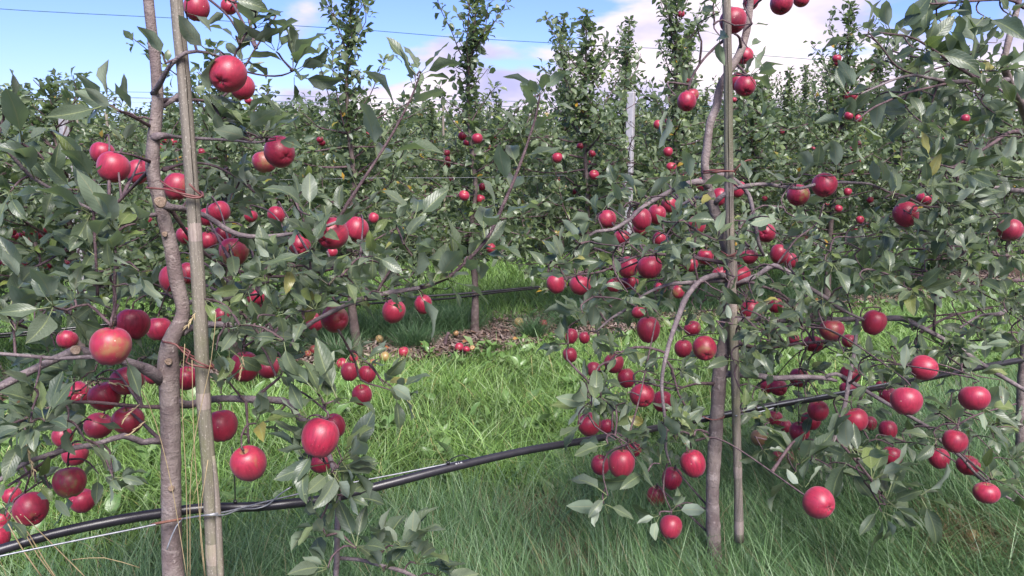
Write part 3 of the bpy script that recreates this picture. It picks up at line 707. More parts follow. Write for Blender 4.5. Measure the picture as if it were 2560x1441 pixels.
# trunk down to the ground below the picture
P, r = px_path([(370, -330, 24), (368, -60, 26), (371, 0, 27), (379, 75, 27), (388, 150, 28), (394, 255, 30), (384, 350, 34), (381, 420, 35), (393, 480, 36), (408, 540, 35), (428, 620, 36), (441, 700, 38), (458, 775, 36), (448, 812, 40), (424, 860, 46), (421, 930, 58), (424, 980, 52), (427, 1100, 50), (428, 1250, 52), (431, 1400, 52)])
r = r * .93
P = np.vstack([P, [P[-1] * [1, 1, 0] + [0, 0, .30]], [P[-1] * [1, 1, 0] + [0, 0, -.03]]]); r = np.append(r, [.029, .042])
mb = MB(); c = tube(mb, P, r, 18, .02, .035); T1.samples.append(c[::3]); mb.build('trunk', MTRUNK, T1.root, T1.o)
for q in [
    [(383, 345, 26, 0), (405, 340, 18, -.02), (440, 343, 9, .05), (520, 348, 8, .06), (585, 352, 7, .04), (640, 357, 6, 0), (690, 350, 4, -.02)],
    [(383, 235, 16, 0), (402, 205, 13, -.05), (425, 165, 12, -.08), (465, 132, 10, -.10), (520, 132, 7, -.10), (565, 150, 5, -.08)],
    [(560, 165, 5, -.05), (615, 180, 5, -.05), (665, 190, 4, -.06), (705, 189, 5, -.07), (733, 178, 3, -.08)],
    [(398, 270, 14, .02), (425, 254, 13, .04), (446, 241, 15, .05), (450, 239, 10, .05)],
    [(410, 425, 14, .02), (440, 415, 8, .06), (475, 408, 6, .07), (520, 411, 6, .07), (560, 426, 6, .06), (600, 450, 6, .04), (637, 482, 5, .02)],
    [(402, 508, 26, 0), (425, 518, 19, -.01), (470, 525, 15, .04), (520, 543, 14, .03), (560, 570, 14, 0), (600, 588, 12, -.02), (650, 592, 10, -.03), (720, 586, 9, -.04), (790, 574, 8, -.06), (850, 552, 7, -.06)],
    [(398, 538, 12, 0), (360, 540, 11, -.02), (290, 565, 7, -.04), (235, 528, 7, -.06), (165, 493, 8, -.06), (75, 440, 9, -.08), (30, 390, 9, -.09), (-40, 340, 10, -.1), (-200, 300, 10, 0)],
    [(378, 318, 9, 0), (340, 296, 8, -.06), (305, 280, 6, -.08), (268, 262, 5, -.1)],
    [(376, 405, 9, -.01), (330, 388, 6, -.06), (285, 380, 5, -.08)],
    [(405, 950, 34, 0), (378, 930, 28, -.03), (345, 915, 24, -.05), (305, 902, 21, -.08), (240, 886, 22, -.04), (190, 878, 26, -.06), (160, 888, 20, -.06), (75, 928, 20, -.08), (0, 967, 20, -.1), (-120, 1030, 22, -.12)],
    [(300, 897, 9, -.1), (215, 893, 11, -.1), (150, 897, 10, -.1), (75, 891, 9, -.1), (0, 885, 9, -.1), (-90, 880, 9, -.1)],
    [(405, 1018, 12, 0), (355, 1017, 9, 0), (300, 1012, 8, -.02), (225, 1006, 8, -.03), (150, 1010, 7, -.03), (75, 1042, 7, -.05), (0, 1070, 7, -.06), (-80, 1090, 7, -.06)],
    [(405, 1104, 17, 0), (375, 1103, 15, -.02), (355, 1106, 17, -.02), (310, 1090, 15, -.04), (250, 1108, 14, -.05), (160, 1126, 13, -.06), (90, 1148, 12, -.07), (40, 1172, 11, -.08), (-20, 1215, 11, -.1)],
    [(162, 1126, 8, -.06), (120, 1150, 7, -.06), (60, 1190, 7, -.1), (20, 1215, 6, -.12)],
    [(427, 990, 36, 0), (448, 1008, 24, 0), (475, 1012, 19, .03), (510, 1003, 18, .04), (545, 997, 17, 0), (610, 998, 18, -.04), (660, 1000, 20, -.06), (708, 1003, 18, -.08), (732, 1018, 17, -.1), (748, 1045, 15, -.1), (790, 1066, 14, -.1), (815, 1120, 13, -.1), (838, 1186, 13, -.12), (845, 1250, 14, -.14), (843, 1330, 15, -.16), (842, 1400, 14, -.16), (838, 1470, 13, -.17)],
    [(648, 988, 9, -.05), (670, 968, 8, -.04), (697, 946, 6, -.02), (708, 925, 4, 0)],
    [(615, 1006, 8, -.05), (618, 1050, 6, -.06), (622, 1110, 7, -.07)],
    [(455, 832, 20, 0), (475, 822, 18, .03), (505, 814, 17, .05), (560, 812, 15, .02), (620, 820, 13, 0), (670, 830, 10, -.02), (712, 812, 6, -.04)],
    [(725, 868, 6, 0), (738, 845, 9, 0), (775, 810, 11, -.02), (850, 770, 12, -.04), (905, 748, 13, -.05), (960, 735, 12, -.06), (1060, 718, 11, -.08), (1090, 708, 10, -.09)],
    [(1050, 720, 9, -.08), (1115, 697, 9, -.10), (1155, 665, 9, -.12), (1195, 625, 9.2, -.14), (1225, 585, 9, -.15), (1255, 520, 9, -.16), (1285, 450, 8, -.16), (1315, 370, 7, -.16), (1340, 290, 6, -.16), (1350, 236, 4, -.16)],
    [(940, 735, 8, -.05), (960, 700, 7, -.05), (985, 662, 6, -.05), (1010, 608, 5, -.06), (1033, 553, 4, -.07)],
    [(843, 556, 8, -.05), (872, 505, 9, -.07), (915, 440, 8, -.08), (960, 370, 7, -.08), (995, 310, 6, -.08), (1030, 240, 5, -.08), (1052, 182, 4, -.08)],
    [(287, 815, 9, -.1), (286, 720, 8, -.1), (289, 650, 7, -.1), (287, 586, 5, -.1)],
    [(244, 740, 8, -.1), (240, 650, 7, -.1), (234, 530, 8, -.1), (234, 448, 9, -.1)],
    [(846, 825, 6, 0), (868, 865, 6, .03), (888, 905, 5, .05), (902, 950, 5, .06), (945, 966, 4, .05), (993, 980, 3, .04)],
    [(845, 1396, 10, -.15), (900, 1400, 10, -.17), (955, 1415, 10, -.19), (1010, 1430, 10, -.2), (1060, 1455, 9, -.2)],
    [(420, 880, 14, 0), (470, 760, 12, .12), (540, 752, 10, .16), (600, 742, 8, .18), (650, 735, 5, .2)],
    [(380, 420, 12, .0), (330, 470, 8, .14), (240, 560, 7, .18), (140, 640, 6, .2), (40, 690, 5, .2)],
    [(395, 480, 12, .02), (520, 640, 8, .15), (660, 690, 8, .18), (800, 680, 6, .2), (900, 650, 4, .2)],
    [(393, 250, 12, .0), (470, 250, 8, .12), (560, 240, 6, .14), (640, 120, 5, .12), (690, 40, 4, .1)],
    [(372, -20, 12, .0), (470, -30, 8, .05), (560, 30, 6, .0), (600, 90, 4, .0)],
]: limb(T1, 'branch', q, MTWIG if max(a[2] for a in q[1:]) < 9.5 else MBRANCH)
T1.nbr = len(T1.samples)
scar(T1, 401, 506, 13, -.055); scar(T1, 428, 1222, 7, -.026); scar(T1, 412, 586, 6, -.02); scar(T1, 421, 905, 8, -.03); scar(T1, 189, 876, 11, -.075)
A1 = front_apples(T1, [
 (492, 20, 64, 66, 'red apple right of the stake at the top edge, larger of two there', {}),
 (573, 16, 42, 44, 'small red apple at the top edge, right of its larger neighbour by the stake', {'c': (.2, -.6)}),
 (569, 187, 93, 98, 'biggest high apple beside the left stake, its eye showing low left, white specks', {'c': (-.40, .42), 'g': .05}),
 (606, 219, 62, 62, 'speckled red apple tucked behind the big high apple near the left stake', {'z': .09}),
 (700, 381, 79, 75, 'bright oval apple with its eye at lower right, before a half-green apple', {'c': (.5, .42)}),
 (662, 405, 64, 58, 'half green dull apple behind the bright oval apple right of the left stake', {'z': .1, 'g': .42, 'd': .5}),
 (256, 383, 58, 54, 'purplish red apple at top left of three hanging together by the left trunk', {'z': .08}),
 (283, 419, 78, 74, 'largest of three apples left of the trunk, a pale leaf lying across it', {}),
 (345, 431, 56, 60, 'dark red apple touching the left trunk, right of two others in its cluster', {'z': .03, 'd': .3}),
 (442, 467, 64, 72, 'dark apple between left trunk and stake, crossed by the upper brown tie', {'z': .0, 'd': .4}),
 (548, 530, 57, 56, 'red apple with a pale streak just above the branch right of the left stake', {'z': .05}),
 (519, 543, 44, 50, 'apple half hidden behind the left stake above the thick grey branch', {'z': .12}),
 (585, 630, 72, 74, 'round pinkish red apple hanging under the grey branch right of the left stake', {'g': .35}),
 (520, 601, 44, 44, 'glossy apple half covered by the left stake, left of a pinkish round apple', {'z': .08}),
 (556, 589, 44, 44, 'small red apple behind the branch, between stake edge and pinkish round apple', {'z': .16}),
 (432, 697, 66, 68, 'dark apple cut by the left trunk on its right side, halfway up', {'z': .08, 'd': .3}),
 (470, 684, 52, 60, 'apple mostly hidden between the left trunk and the stake, halfway up', {'z': .14, 'd': .3}),
 (691, 538, 46, 44, 'small apple behind leaves, upper of those above the pink apple with an eye', {'z': .1}),
 (627, 541, 34, 32, 'tiny red apple glimpsed through leaves right of the streaked apple', {'z': .15}),
 (750, 613, 56, 54, 'pinkish apple with its eye low down, left of the two touching apples', {'c': (.22, .45)}),
 (830, 585, 80, 76, 'large left apple of the touching pair at the foot of the slanting dark shoot', {'c': (-.5, .48)}),
 (891, 574, 60, 76, 'tall right apple of the touching pair at the foot of the slanting shoot', {'z': .03}),
 (934, 545, 26, 30, 'little apple in leaves just right of the touching pair', {'z': .3}),
 (831, 631, 26, 24, 'small red apple just below the touching pair', {'z': .3}),
 (461, 590, 40, 42, 'small dark apple in leaves between the left trunk and the stake', {'z': .2}),
 (277, 866, 100, 102, 'largest apple of all, deep red with white specks, on the thick left branch', {}),
 (332, 811, 80, 78, 'pink red apple behind the right shoulder of the largest speckled apple', {'z': .07}),
 (397, 823, 62, 62, 'red apple beside the trunk, third rightwards from the largest speckled apple', {'z': .10}),
 (168, 850, 52, 48, 'red apple half covered by leaves at the sawn branch end on the left', {'z': .12}),
 (262, 992, 77, 74, 'round red apple before the thin branch directly below the largest apple', {}),
 (318, 952, 82, 62, 'dull dark apple in shade right under the thick left branch', {'z': .10, 'd': .5}),
 (192, 985, 62, 54, 'apple with its eye towards us half under leaves below the thick left branch', {'c': (.1, .1), 'z': .08}),
 (467, 947, 58, 58, 'apple showing between the fork of the left trunk and the stake', {'z': .1}),
 (383, 942, 42, 40, 'dark apple peeking from behind the trunk fork under the thick branch', {'z': .14, 'd': .4}),
 (246, 1065, 70, 60, 'dull apple with a leaf across it, left of two just above the low branch', {'z': .03, 'd': .3}),
 (320, 1052, 78, 62, 'dull streaky apple just above the low left branch, nearest the trunk', {'z': .05, 'd': .5, 'g': .2}),
 (156, 1093, 50, 52, 'dark apple in leaves left of the dull pair above the low branch', {'z': .12, 'd': .5}),
 (188, 1137, 62, 54, 'dark apple behind the low left branch above a hanging round one', {'z': .07, 'd': .35}),
 (174, 1206, 80, 80, 'round orange-red apple hanging below the low left branch', {'g': .3}),
 (206, 1253, 62, 62, 'smaller red apple hanging right below the orange-red round one', {'z': .04}),
 (78, 1274, 84, 68, 'flattened dark red apple at lower left with leaves above and below it', {'c': (.3, .7)}),
 (30, 1240, 44, 40, 'small apple half hidden above the flattened dark apple at lower left', {'z': .1}),
 (-4, 1345, 56, 66, 'red apple cut by the left edge of the photo near the black pipe', {}),
 (4, 1300, 40, 40, 'small red apple at the left edge just above one cut by the edge', {'z': .05}),
 (555, 1065, 78, 88, 'tall crimson apple hanging just right of the left stake under the bent branch', {'hw': 1.1}),
 (622, 1160, 86, 92, 'large crimson apple on a hanging twig above the black pipe', {}),
 (612, 917, 72, 78, 'dark crimson apple with a dry grass head before it, above the bent branch', {'z': .03}),
 (670, 922, 56, 42, 'small apple under a leaf right of the dark crimson one', {'z': .08}),
 (800, 1095, 92, 104, 'big speckled crimson apple with leaves across it at the drooping branch end', {}),
 (803, 1155, 62, 52, 'apple partly hidden directly beneath the big speckled one', {'z': .06}),
 (834, 1066, 60, 70, 'apple behind a big leaf right of the big speckled crimson one', {'z': .08}),
 (838, 798, 70, 66, 'pinkish apple with a brown scab behind the rising grey branch', {'c': (.55, .1), 'z': .03, 'g': .3}),
 (787, 806, 46, 48, 'small apple left of the pinkish one behind the rising grey branch', {'z': .12}),
 (984, 779, 60, 65, 'apple with a hanging leaf at its right, under the rising branch', {}),
 (1058, 762, 44, 48, 'smaller apple right of the hanging leaf under the rising branch', {'z': .06}),
 (640, 744, 46, 42, 'reddish apple in the leaves above the middle branch right of the stake', {'z': .22}),
 (650, 772, 32, 30, 'tiny apple under the reddish one right of the left stake', {'z': .25}),
 (555, 788, 40, 40, 'dull small apple close behind the left stake above the middle branch', {'z': .2, 'd': .5}),
 (874, 930, 45, 46, 'left apple of the small three hanging together before the lawn', {'z': .1}),
 (918, 936, 44, 46, 'right apple of the small three hanging together before the lawn', {'z': .1}),
 (905, 988, 51, 54, 'lowest and largest of the small three hanging together before the lawn', {'z': .08}),
], lo=-.36, hi=.5)
hang(T1, A1)
# hand-placed spurs of the left tree: u, v, direction right / up, leaves, size, depth
for q in [(268, 262, -1, .35, 6, .10), (300, 280, -.5, .8, 5, .10), (345, 295, .2, .9, 4, .09), (380, 300, .4, -.3, 2, .12), (415, 160, .1, 1, 4, .085), (405, 130, -.5, .8, 2, .08), (535, 140, -1, .1, 4, .11),
          (733, 178, .5, .5, 7, .115), (735, 190, .9, -.6, 5, .115), (600, 110, .1, .9, 5, .10), (640, 70, .2, .9, 5, .10), (590, 90, -.3, .6, 5, .10), (690, 130, 0, .9, 5, .10), (640, 30, .9, 0, 4, .10), (560, -5, .6, -.4, 4, .10), (465, 30, .8, 0, 3, .09),
          (655, 345, .2, .8, 6, .105), (690, 345, .6, .5, 3, .10), (630, 352, -.6, -.2, 3, .10), (560, 345, .2, .8, 4, .09), (550, 300, .2, .8, 5, .10), (530, 260, .4, .2, 5, .10), (600, 290, .2, .6, 5, .10), (610, 330, 0, .9, 4, .09),
          (560, 950, 0, 1, 7, .10), (552, 985, -.2, .8, 5, .09), (640, 1060, .5, .3, 5, .10), (700, 1040, -.6, 0, 3, .09), (690, 940, .2, .8, 5, .09), (795, 985, -.2, 1, 7, .125), (815, 1010, .3, .9, 5, .12), (850, 1010, .5, .9, 4, .13), (770, 1045, -1, .0, 4, .11),
          (855, 1150, .9, .1, 6, .13), (845, 1170, .8, -.6, 5, .12), (815, 1160, -.6, -.7, 5, .11), (830, 1180, .3, -1, 4, .10), (790, 1120, -.9, -.2, 4, .10), (770, 1150, -1, -.4, 3, .09),
          (960, 962, .7, .2, 5, .085), (990, 980, .8, -.2, 4, .085), (905, 905, .2, .8, 3, .06), (1033, 553, .1, 1, 6, .10), (1045, 190, .2, 1, 5, .11), (1350, 240, .1, 1, 5, .10),
          (1120, 700, .7, .3, 5, .10), (1160, 660, -.1, 1, 6, .11), (1190, 640, .8, -.1, 5, .11), (1060, 716, .8, -.2, 4, .10), (1030, 640, .4, .8, 5, .10), (860, 1240, .5, .1, 4, .09), (800, 1300, -.6, .2, 5, .09), (815, 1340, -.3, .7, 5, .09),
          (890, 1370, .2, 1, 6, .10), (950, 1385, .2, 1, 8, .11), (1010, 1370, .1, 1, 7, .12), (1040, 1410, .6, .8, 7, .12), (1090, 1440, .7, .3, 6, .11), (820, 1420, -.6, .2, 5, .10), (960, 1430, 0, .1, 4, .10),
          (234, 450, .2, 1, 6, .12), (287, 586, .3, 1, 6, .125), (340, 560, .6, .7, 4, .13), (5, 275, .9, .4, 1, .12), (55, 360, .1, .9, 3, .12), (110, 400, -.1, .8, 4, .11), (20, 790, .1, 1, 5, .14), (40, 830, .6, .8, 3, .12)]:
    add_rosette(T1, q[0], q[1], q[2], q[3], q[4] + (1 if q[1] > 900 else 0), q[5], o=-.30 if (q[1] > 900 and 740 < q[0] < 900) else (-.22 if q[1] > 1300 else -.11))
for path, st, gap, sz in [
    ([(900, 748, -.05), (1060, 718, -.08), (1115, 697, -.10), (1195, 625, -.14), (1255, 520, -.16), (1315, 370, -.16), (1350, 236, -.16)], .04, .032, .125),
    ([(860, 530, -.06), (915, 440, -.08), (995, 310, -.08), (1052, 182, -.08)], .03, .034, .125),
    ([(945, 730, -.05), (985, 662, -.05), (1033, 553, -.07)], .03, .035, .11),
    ([(287, 800, -.1), (286, 700, -.1), (287, 586, -.1)], .03, .035, .12), ([(244, 740, -.1), (240, 650, -.1), (234, 448, -.1)], .02, .035, .12),
    ([(350, 545, -.02), (235, 528, -.06), (75, 440, -.08), (-40, 340, -.1)], .03, .04, .12), ([(150, 1010, -.03), (0, 1070, -.06)], .02, .04, .12), ([(160, 1126, -.06), (20, 1190, -.08)], .03, .04, .10)]:
    pp = np.array([on_row(*a)[0] for a in path]); shoot_leaves(T1.leaves, pp, st, gap * .72, sz * 1.16)
for q in [(60, 500, 90, 80, 2), (230, 500, 110, 80, 2), (120, 620, 120, 80, 4), (310, 640, 80, 80, 4), (70, 760, 100, 60, 5), (190, 760, 90, 60, 6), (350, 750, 60, 50, 4), (330, 870, 50, 40, 3), (120, 850, 60, 40, 3), (60, 1000, 80, 60, 7), (160, 1020, 90, 60, 8), (50, 1110, 70, 50, 5), (230, 1100, 60, 50, 4), (210, 940, 60, 30, 3),
          (250, 1200, 50, 30, 3), (90, 1210, 70, 30, 4), (30, 1300, 40, 40, 2), (510, 640, 70, 60, 3), (560, 450, 70, 60, 5), (660, 470, 90, 60, 6), (760, 540, 90, 60, 6), (620, 690, 90, 60, 7), (720, 690, 90, 60, 8), (820, 690, 90, 50, 7), (920, 660, 70, 60, 5),
          (870, 740, 60, 40, 5), (650, 860, 80, 40, 6), (730, 860, 50, 40, 4), (620, 790, 80, 30, 5), (720, 770, 70, 40, 6), (800, 760, 40, 40, 4), (560, 860, 60, 40, 4), (980, 730, 50, 30, 3), (850, 620, 80, 50, 5), (960, 600, 60, 50, 3), (700, 620, 80, 40, 5), (540, 730, 60, 30, 3)]:
    add_blob(T1, *q[:4], max(2, round(q[4] * .85)), .092)
# ================================================================== RIGHT TREE
b2, _ = on_row(1786, 1420, 0); base2 = np.array([b2[0], b2[1], 0.0])
T2 = new_tree(base2, 'apple tree crowded with red apples, leaning against the slim hanging stake right of centre')
P, r = px_path([(1900, -220, 12), (1884, -60, 15), (1876, 0, 17), (1869, 65, 18), (1853, 125, 19), (1827, 172, 20), (1801, 215, 20), (1791, 267, 20), (1775, 310, 20), (1767, 374, 21), (1762, 413, 21), (1769, 465, 23), (1783, 516, 25), (1796, 559, 26), (1810, 600, 28), (1824, 640, 30), (1829, 680, 30), (1824, 740, 31), (1815, 836, 32), (1800, 925, 36), (1795, 1000, 35), (1786, 1133, 34), (1781, 1247, 33), (1785, 1361, 35), (1787, 1405, 38)])
P = np.vstack([P, [P[-1] * [1, 1, 0] + [0, 0, -.03]]]); r = np.append(r, [.033])
mb = MB(); c = tube(mb, P, r, 16, .014, .07); T2.samples.append(c[::3]); mb.build('trunk', MTRUNK, T2.root, T2.o)
for q in [
    [(1772, 468, 20, 0), (1748, 455, 15, -.02), (1710, 463, 13, -.04), (1655, 490, 12, -.07), (1610, 516, 11, -.1), (1572, 550, 10, -.12), (1530, 575, 9, -.13), (1490, 579, 7, -.13), (1465, 598, 6, -.12), (1448, 616, 5, -.1)],
    [(1783, 512, 16, 0), (1804, 492, 12, -.04), (1830, 474, 11, -.05), (1865, 465, 10, -.06), (1908, 461, 9, -.07), (1955, 467, 9, -.08), (2002, 471, 8, -.1), (2032, 463, 8, -.1), (2088, 457, 7, -.1), (2140, 458, 7, -.1), (2180, 462, 6, -.1), (2215, 478, 5, -.12), (2250, 490, 5, -.14)],
    [(1775, 445, 12, .03), (1812, 438, 11, .06), (1848, 460, 11, .06), (1872, 488, 11, .05), (1882, 525, 10, .02), (1890, 570, 10, 0), (1898, 612, 9, 0), (1910, 640, 7, 0)],
    [(1786, 530, 14, 0), (1755, 495, 10, .06), (1725, 502, 8, .1), (1690, 520, 6, .12)],
    [(1826, 700, 14, 0), (1780, 703, 11, -.06), (1742, 706, 10, -.09), (1673, 712, 9, -.12), (1616, 735, 8, -.12), (1566, 774, 8, -.12), (1530, 795, 6, -.1), (1490, 830, 5, -.08)],
    [(1826, 690, 16, 0), (1785, 690, 14, -.08), (1748, 705, 14, -.12), (1715, 745, 14, -.16), (1697, 790, 13, -.18), (1680, 836, 12, -.2), (1668, 878, 12, -.21), (1659, 918, 10, -.22), (1654, 962, 9, -.22), (1659, 1019, 8, -.23), (1665, 1076, 8, -.24), (1664, 1121, 7, -.24), (1677, 1165, 4, -.24)],
    [(1667, 884, 7, -.21), (1628, 871, 7, -.2), (1588, 869, 7, -.19), (1554, 881, 6, -.18), (1524, 905, 6, -.16), (1510, 930, 4, -.14)],
    [(1664, 900, 7, -.21), (1680, 924, 6, -.21), (1696, 985, 5, -.21), (1713, 1015, 6, -.21), (1720, 1060, 6, -.21), (1728, 1120, 4, -.21)],
    [(1640, 800, 4, -.1), (1600, 990, 4, -.18), (1575, 1080, 5, -.2), (1571, 1118, 4, -.2)],
    [(1829, 720, 16, 0), (1862, 703, 14, -.04), (1895, 688, 13, -.06), (1935, 664, 13, -.08), (1968, 680, 12, -.1), (2020, 718, 11, -.12), (2066, 746, 10, -.14), (2105, 775, 8, -.14), (2160, 800, 6, -.14)],
    [(1829, 720, 10, 0), (1868, 706, 8, -.08), (1902, 715, 7, -.12), (1960, 740, 6, -.14), (1995, 790, 6, -.14), (2010, 830, 5, -.14)],
    [(1818, 806, 20, 0), (1860, 800, 16, .04), (1900, 797, 14, .04), (1965, 802, 13, .02), (2030, 800, 12, 0), (2115, 799, 13, -.03), (2200, 797, 12, -.06), (2255, 797, 15, -.1), (2290, 812, 13, -.14), (2325, 830, 12, -.16), (2365, 852, 12, -.18), (2425, 890, 11, -.22), (2475, 924, 11, -.24), (2530, 957, 11, -.26), (2620, 1010, 10, -.3)],
    [(2143, 800, 9, -.05), (2140, 840, 10, -.1), (2135, 882, 10, -.14), (2121, 960, 11, -.18), (2111, 1018, 11, -.2), (2092, 1078, 12, -.22), (2082, 1105, 9, -.23), (2076, 1112, 5, -.23)],
    [(2088, 1095, 8, -.22), (2112, 1120, 7, -.24), (2150, 1165, 7, -.26), (2185, 1212, 6, -.28), (2212, 1248, 5, -.3), (2225, 1262, 4, -.3)],
    [(1800, 935, 26, 0), (1838, 936, 16, -.03), (1900, 941, 14, -.06), (1938, 946, 14, -.06), (2000, 943, 13, -.08), (2062, 946, 12, -.1), (2092, 953, 8, -.12)],
    [(2060, 948, 9, -.1), (2090, 935, 10, -.12), (2165, 978, 10, -.16), (2215, 1008, 10, -.2), (2275, 1042, 9, -.24), (2325, 1072, 9, -.26), (2352, 1102, 9, -.28), (2400, 1140, 8, -.3), (2447, 1192, 7, -.32), (2520, 1245, 6, -.34), (2600, 1275, 6, -.36)],
    [(2352, 1102, 6, -.28), (2400, 1060, 5, -.3), (2450, 1035, 4, -.3), (2540, 1010, 4, -.3)],
    [(1812, 100, 9, .02), (1790, 117, 7, 0), (1762, 145, 6, -.02), (1742, 172, 6, -.04), (1728, 200, 6, -.05), (1720, 226, 6, -.05)],
    [(1853, 128, 8, 0), (1849, 95, 7, -.02), (1836, 85, 5, -.04)],
    [(1840, 160, 8, 0), (1856, 175, 6, -.04), (1868, 190, 5, -.05)],
    [(1890, -40, 8, 0), (1930, -50, 6, 0), (1955, -20, 4, 0)],
    [(1745, 705, 6, -.12), (1735, 640, 6, -.12), (1742, 560, 5, -.12), (1738, 500, 4, -.12)],
    [(1940, 665, 6, -.08), (1990, 600, 5, -.1), (2040, 560, 4, -.12), (2060, 510, 4, -.14)],
    [(2335, 830, 8, -.16), (2338, 760, 6, -.18), (2345, 690, 5, -.2), (2350, 600, 4, -.2)],
    [(1782, 960, 10, .0), (1740, 960, 6, -.05), (1690, 975, 4, -.1)],
    [(1815, 850, 12, .0), (1900, 870, 9, .12), (2000, 860, 8, .2), (2100, 850, 6, .24)],
    [(1826, 660, 12, .0), (1700, 640, 8, .1), (1600, 640, 6, .14), (1500, 680, 6, .1), (1400, 690, 4, .05)],
    [(2300, 830, 7, -.1), (2380, 790, 6, 0), (2480, 770, 5, .1)],
]: limb(T2, 'branch', q, MTWIG if max(a[2] for a in q[1:]) < 9.5 else MBRANCH)
T2.nbr = len(T2.samples)
scar(T2, 1797, 560, 9, -.05)
